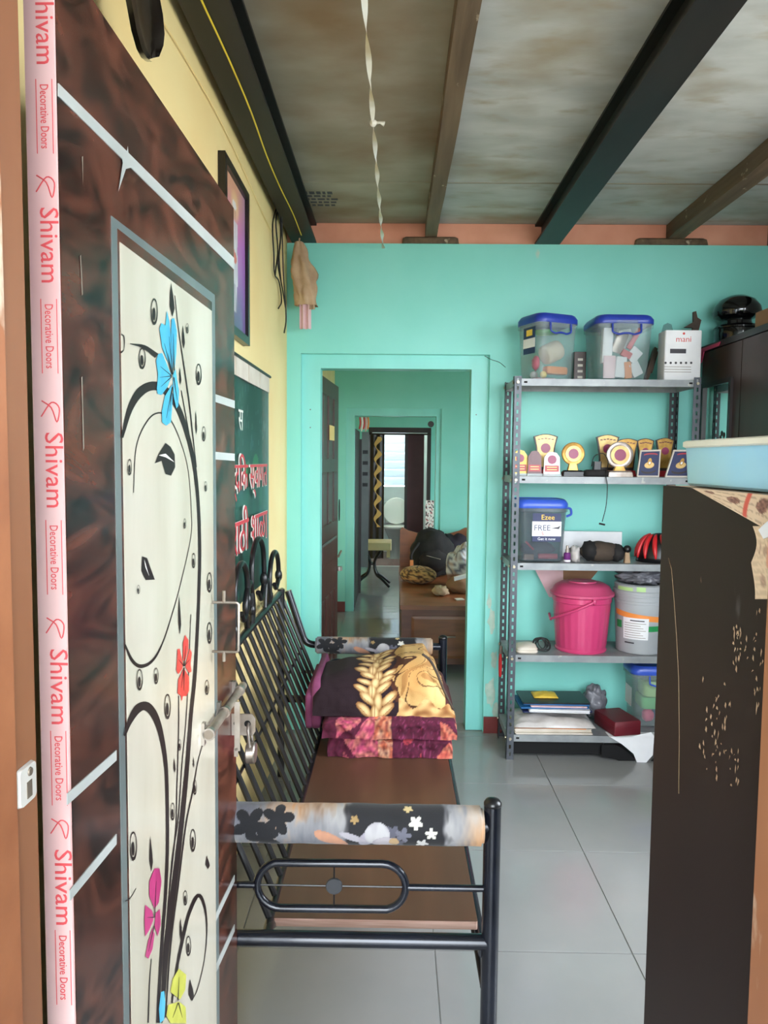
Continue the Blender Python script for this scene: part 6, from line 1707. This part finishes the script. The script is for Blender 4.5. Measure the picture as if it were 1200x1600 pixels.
# gold patterned curtain panel and maroon door in the far doorway
cx0, cx1 = at(576, 760, Y=10.2).x, at(600, 760, Y=10.2).x; cz1 = at(590, 679, Y=10.2).z
cu = thing('patterned_curtain', 'dark curtain with golden wave pattern hanging in the far doorway', 'curtain', ((cx0 + cx1) / 2, 10.2, .05))
part('cloth', MB().grid(lambda u, v: Vector((cx0 + (cx1 - cx0) * u, 10.262 + .012 * math.sin(u * 16), .12 + (cz1 - .12) * v)), 24, 4), 'dark_brown', cu, True)
mb = MB()
xm_ = cx0 + (cx1 - cx0) * .55; nseg = 60
vs_ = []; fs_ = []
for k in range(nseg + 1):
    t = k / nseg; z0 = cz1 - .03 - 1.25 * t; ww = .022 + .018 * math.sin(t * 38)
    xx = xm_ + .028 * math.sin(t * 38 + 1)
    vs_ += [(xx - ww, 10.246, z0), (xx + ww, 10.246, z0)]
    if k: fs_.append((2 * k - 2, 2 * k - 1, 2 * k + 1, 2 * k))
mb.add(vs_, fs_)
part('wave_print', mb, 'gold_print', cu, None)
part('rod', MB().tube([(D3L + .002, 10.278, cz1 + .012), (D3R - .002, 10.278, cz1 + .012)], .012, 8), 'dark_brown', cu)
mx0, mx1 = at(632, 760, Y=10.5).x, at(662, 760, Y=10.5).x
md = thing('door_4', 'maroon panel door half closing the bathroom', None, (mx1, 10.5, 0), 0, None, 'structure'); md['category'] = 'door'
part('leaf', MB().box((mx0 + .04, 10.50, .01), (mx1, 10.53, D3T - .08)), 'maroon_panel', md, None)
part('stile', MB().box((mx0, 10.495, .01), (mx0 + .04, 10.535, D3T - .08)), 'dark_brown', md, None)
# toilet
tyc = 11.25; a = at(617, 822, Y=tyc); tx = at(619, 822, Y=tyc).x
to = thing('toilet', 'white toilet with raised round lid beyond the far doorway', 'toilet', (tx, tyc, 0))
zs_ = at(617, 822, Y=tyc).z
part('pedestal', MB().rr([(0, .24, .36, .08), (.05, .22, .33, .08), (zs_ * .55, .20, .30, .09), (zs_ * .85, .33, .42, .15), (zs_ - .03, .36, .46, .17)], 5, (tx, tyc + .05, 0)), 'ceramic_grey', to, 50)
part('seat', MB().rr([(zs_ - .03, .37, .47, .18), (zs_ - .005, .38, .48, .185), (zs_, .36, .46, .175)], 6, (tx, tyc + .05, 0)), 'ceramic', to, 50)
ld = (at(617, 778, Y=tyc + .25).z - zs_) / 2
part('lid', MB().lathe([(ld * .96, -.012), (ld, -.006), (ld, .008), (ld * .9, .014)], 28, (tx, tyc + .26, zs_ + ld + .005), 'Y'), 'ceramic', to)
part('cistern', MB().rr([(zs_, .36, .16, .03), (zs_ + .32, .38, .17, .03), (zs_ + .34, .36, .15, .03)], 4, (tx, YE - .10, 0)), 'ceramic_grey', to, 50)
# small things on the second doorway
a = at(568, 655, Y=YM + .005)
hgd = thing('door_hanging', 'small red and white hanging charm at the top of the second doorway', 'charm', (a.x, YM - .005, a.z - .1))
for k, m_ in enumerate(('red_item', 'white_paper', 'red_item', 'pink_paper', 'orange_item')):
    x = a.x - .035 + k * .02
    part('ribbon', MB().tube(smoothpath([(x, YM - .012, a.z + .02), (x + .006, YM - .014, a.z - .04), (x - .004, YM - .012, a.z - .10 - .02 * (k % 2))], 4), [.006] + [.009] * 7 + [.004], 6), m_, hgd, True)
a = at(673, 663, Y=YM - .001)
sk = one('lamp_socket', 'tiny brown lamp socket at the upper right of the second doorway', 'socket', MB().lathe([(.03, 0), (.03, .006), (.018, .01), (.018, .04), (.012, .045)], 14, (a.x, YM - .002, a.z), 'Y').xf(Matrix.Translation((0, -.032, 0))), 'dark_brown', 40)
x0, x1 = at(665, 800, Y=YM - .004).x, at(678, 800, Y=YM - .004).x; z1, z0 = at(672, 782, Y=YM).z, at(672, 826, Y=YM).z
one('flower_strip', 'narrow floral paper strip on the right jamb of the second doorway', 'paper strip', MB().grid(lambda u, v: Vector((x0 + (x1 - x0) * u, YM + .0125, z0 + (z1 - z0) * v)), 20, 50, lambda u, v: (60, 40, 44) if nz(u * 5, v * 14, 3) > .18 else ((206, 120, 120) if nz(u * 6, v * 12, 8) > .3 else (224, 222, 216))).grid(lambda u, v: Vector((x0 + (x1 - x0) * u, YM + .0145, z0 + (z1 - z0) * v)), 1, 1, lambda u, v: (224, 222, 216)), 'print', None)
# loose wire at the upper right corner of the inner doorway
one('frame_wire', 'thin dark wire curling from the corner of the teal door frame', 'wire', MB().tube(smoothpath([at(x, y, Y=YB - .004) for (x, y) in ((757, 556), (768, 562), (780, 566), (790, 574))], 5), .0016, 6), 'wire_black')

# unseen bulb added inside the bathroom to light the toilet and curtain
bl_ = thing('added_bulb', 'small added bulb glowing unseen inside the far bathroom', 'lamp', (-.15, 10.75, 2.45))
part('holder', MB().lathe([(.03, .22), (.03, .24), (.018, .20), (.018, .10)], 14, (-.15, 10.75, 2.50)), 'white_paint_metal', bl_)
part('bulb', MB().blob((-.15, 10.75, 2.55), (.032, .032, .045), 16, 12), mat('bulb_glow', (255, 236, 200), .3, emis=((255, 226, 180), 6.0)), bl_, True)
ld_ = bpy.data.lights.new('added_bulb_light', 'POINT'); ld_.energy = 9.0; ld_.color = (1, .93, .82); ld_.shadow_soft_size = .05
lo_ = bpy.data.objects.new('added_bulb_light', ld_); lo_.location = (0, 0, .0); lo_.parent = bl_; COL.objects.link(lo_)
# flaked paint beside the inner doorway
random.seed(3)
for (cx_, cy_, rx, ry) in ((768, 972, 7, 22), (772, 1030, 6, 16), (766, 1080, 8, 26), (775, 1112, 6, 14), (764, 940, 4, 12)):
    n_ = 14; poly = []
    for k in range(n_):
        t = 2 * math.pi * k / n_; q = random.uniform(.55, 1.1); poly.append(at(cx_ + rx * q * math.cos(t), cy_ + ry * q * math.sin(t), Y=YB - .0008))
    part('flaked_paint', MB().prism(poly, (0, .0006, 0)), 'flake', wb, None)
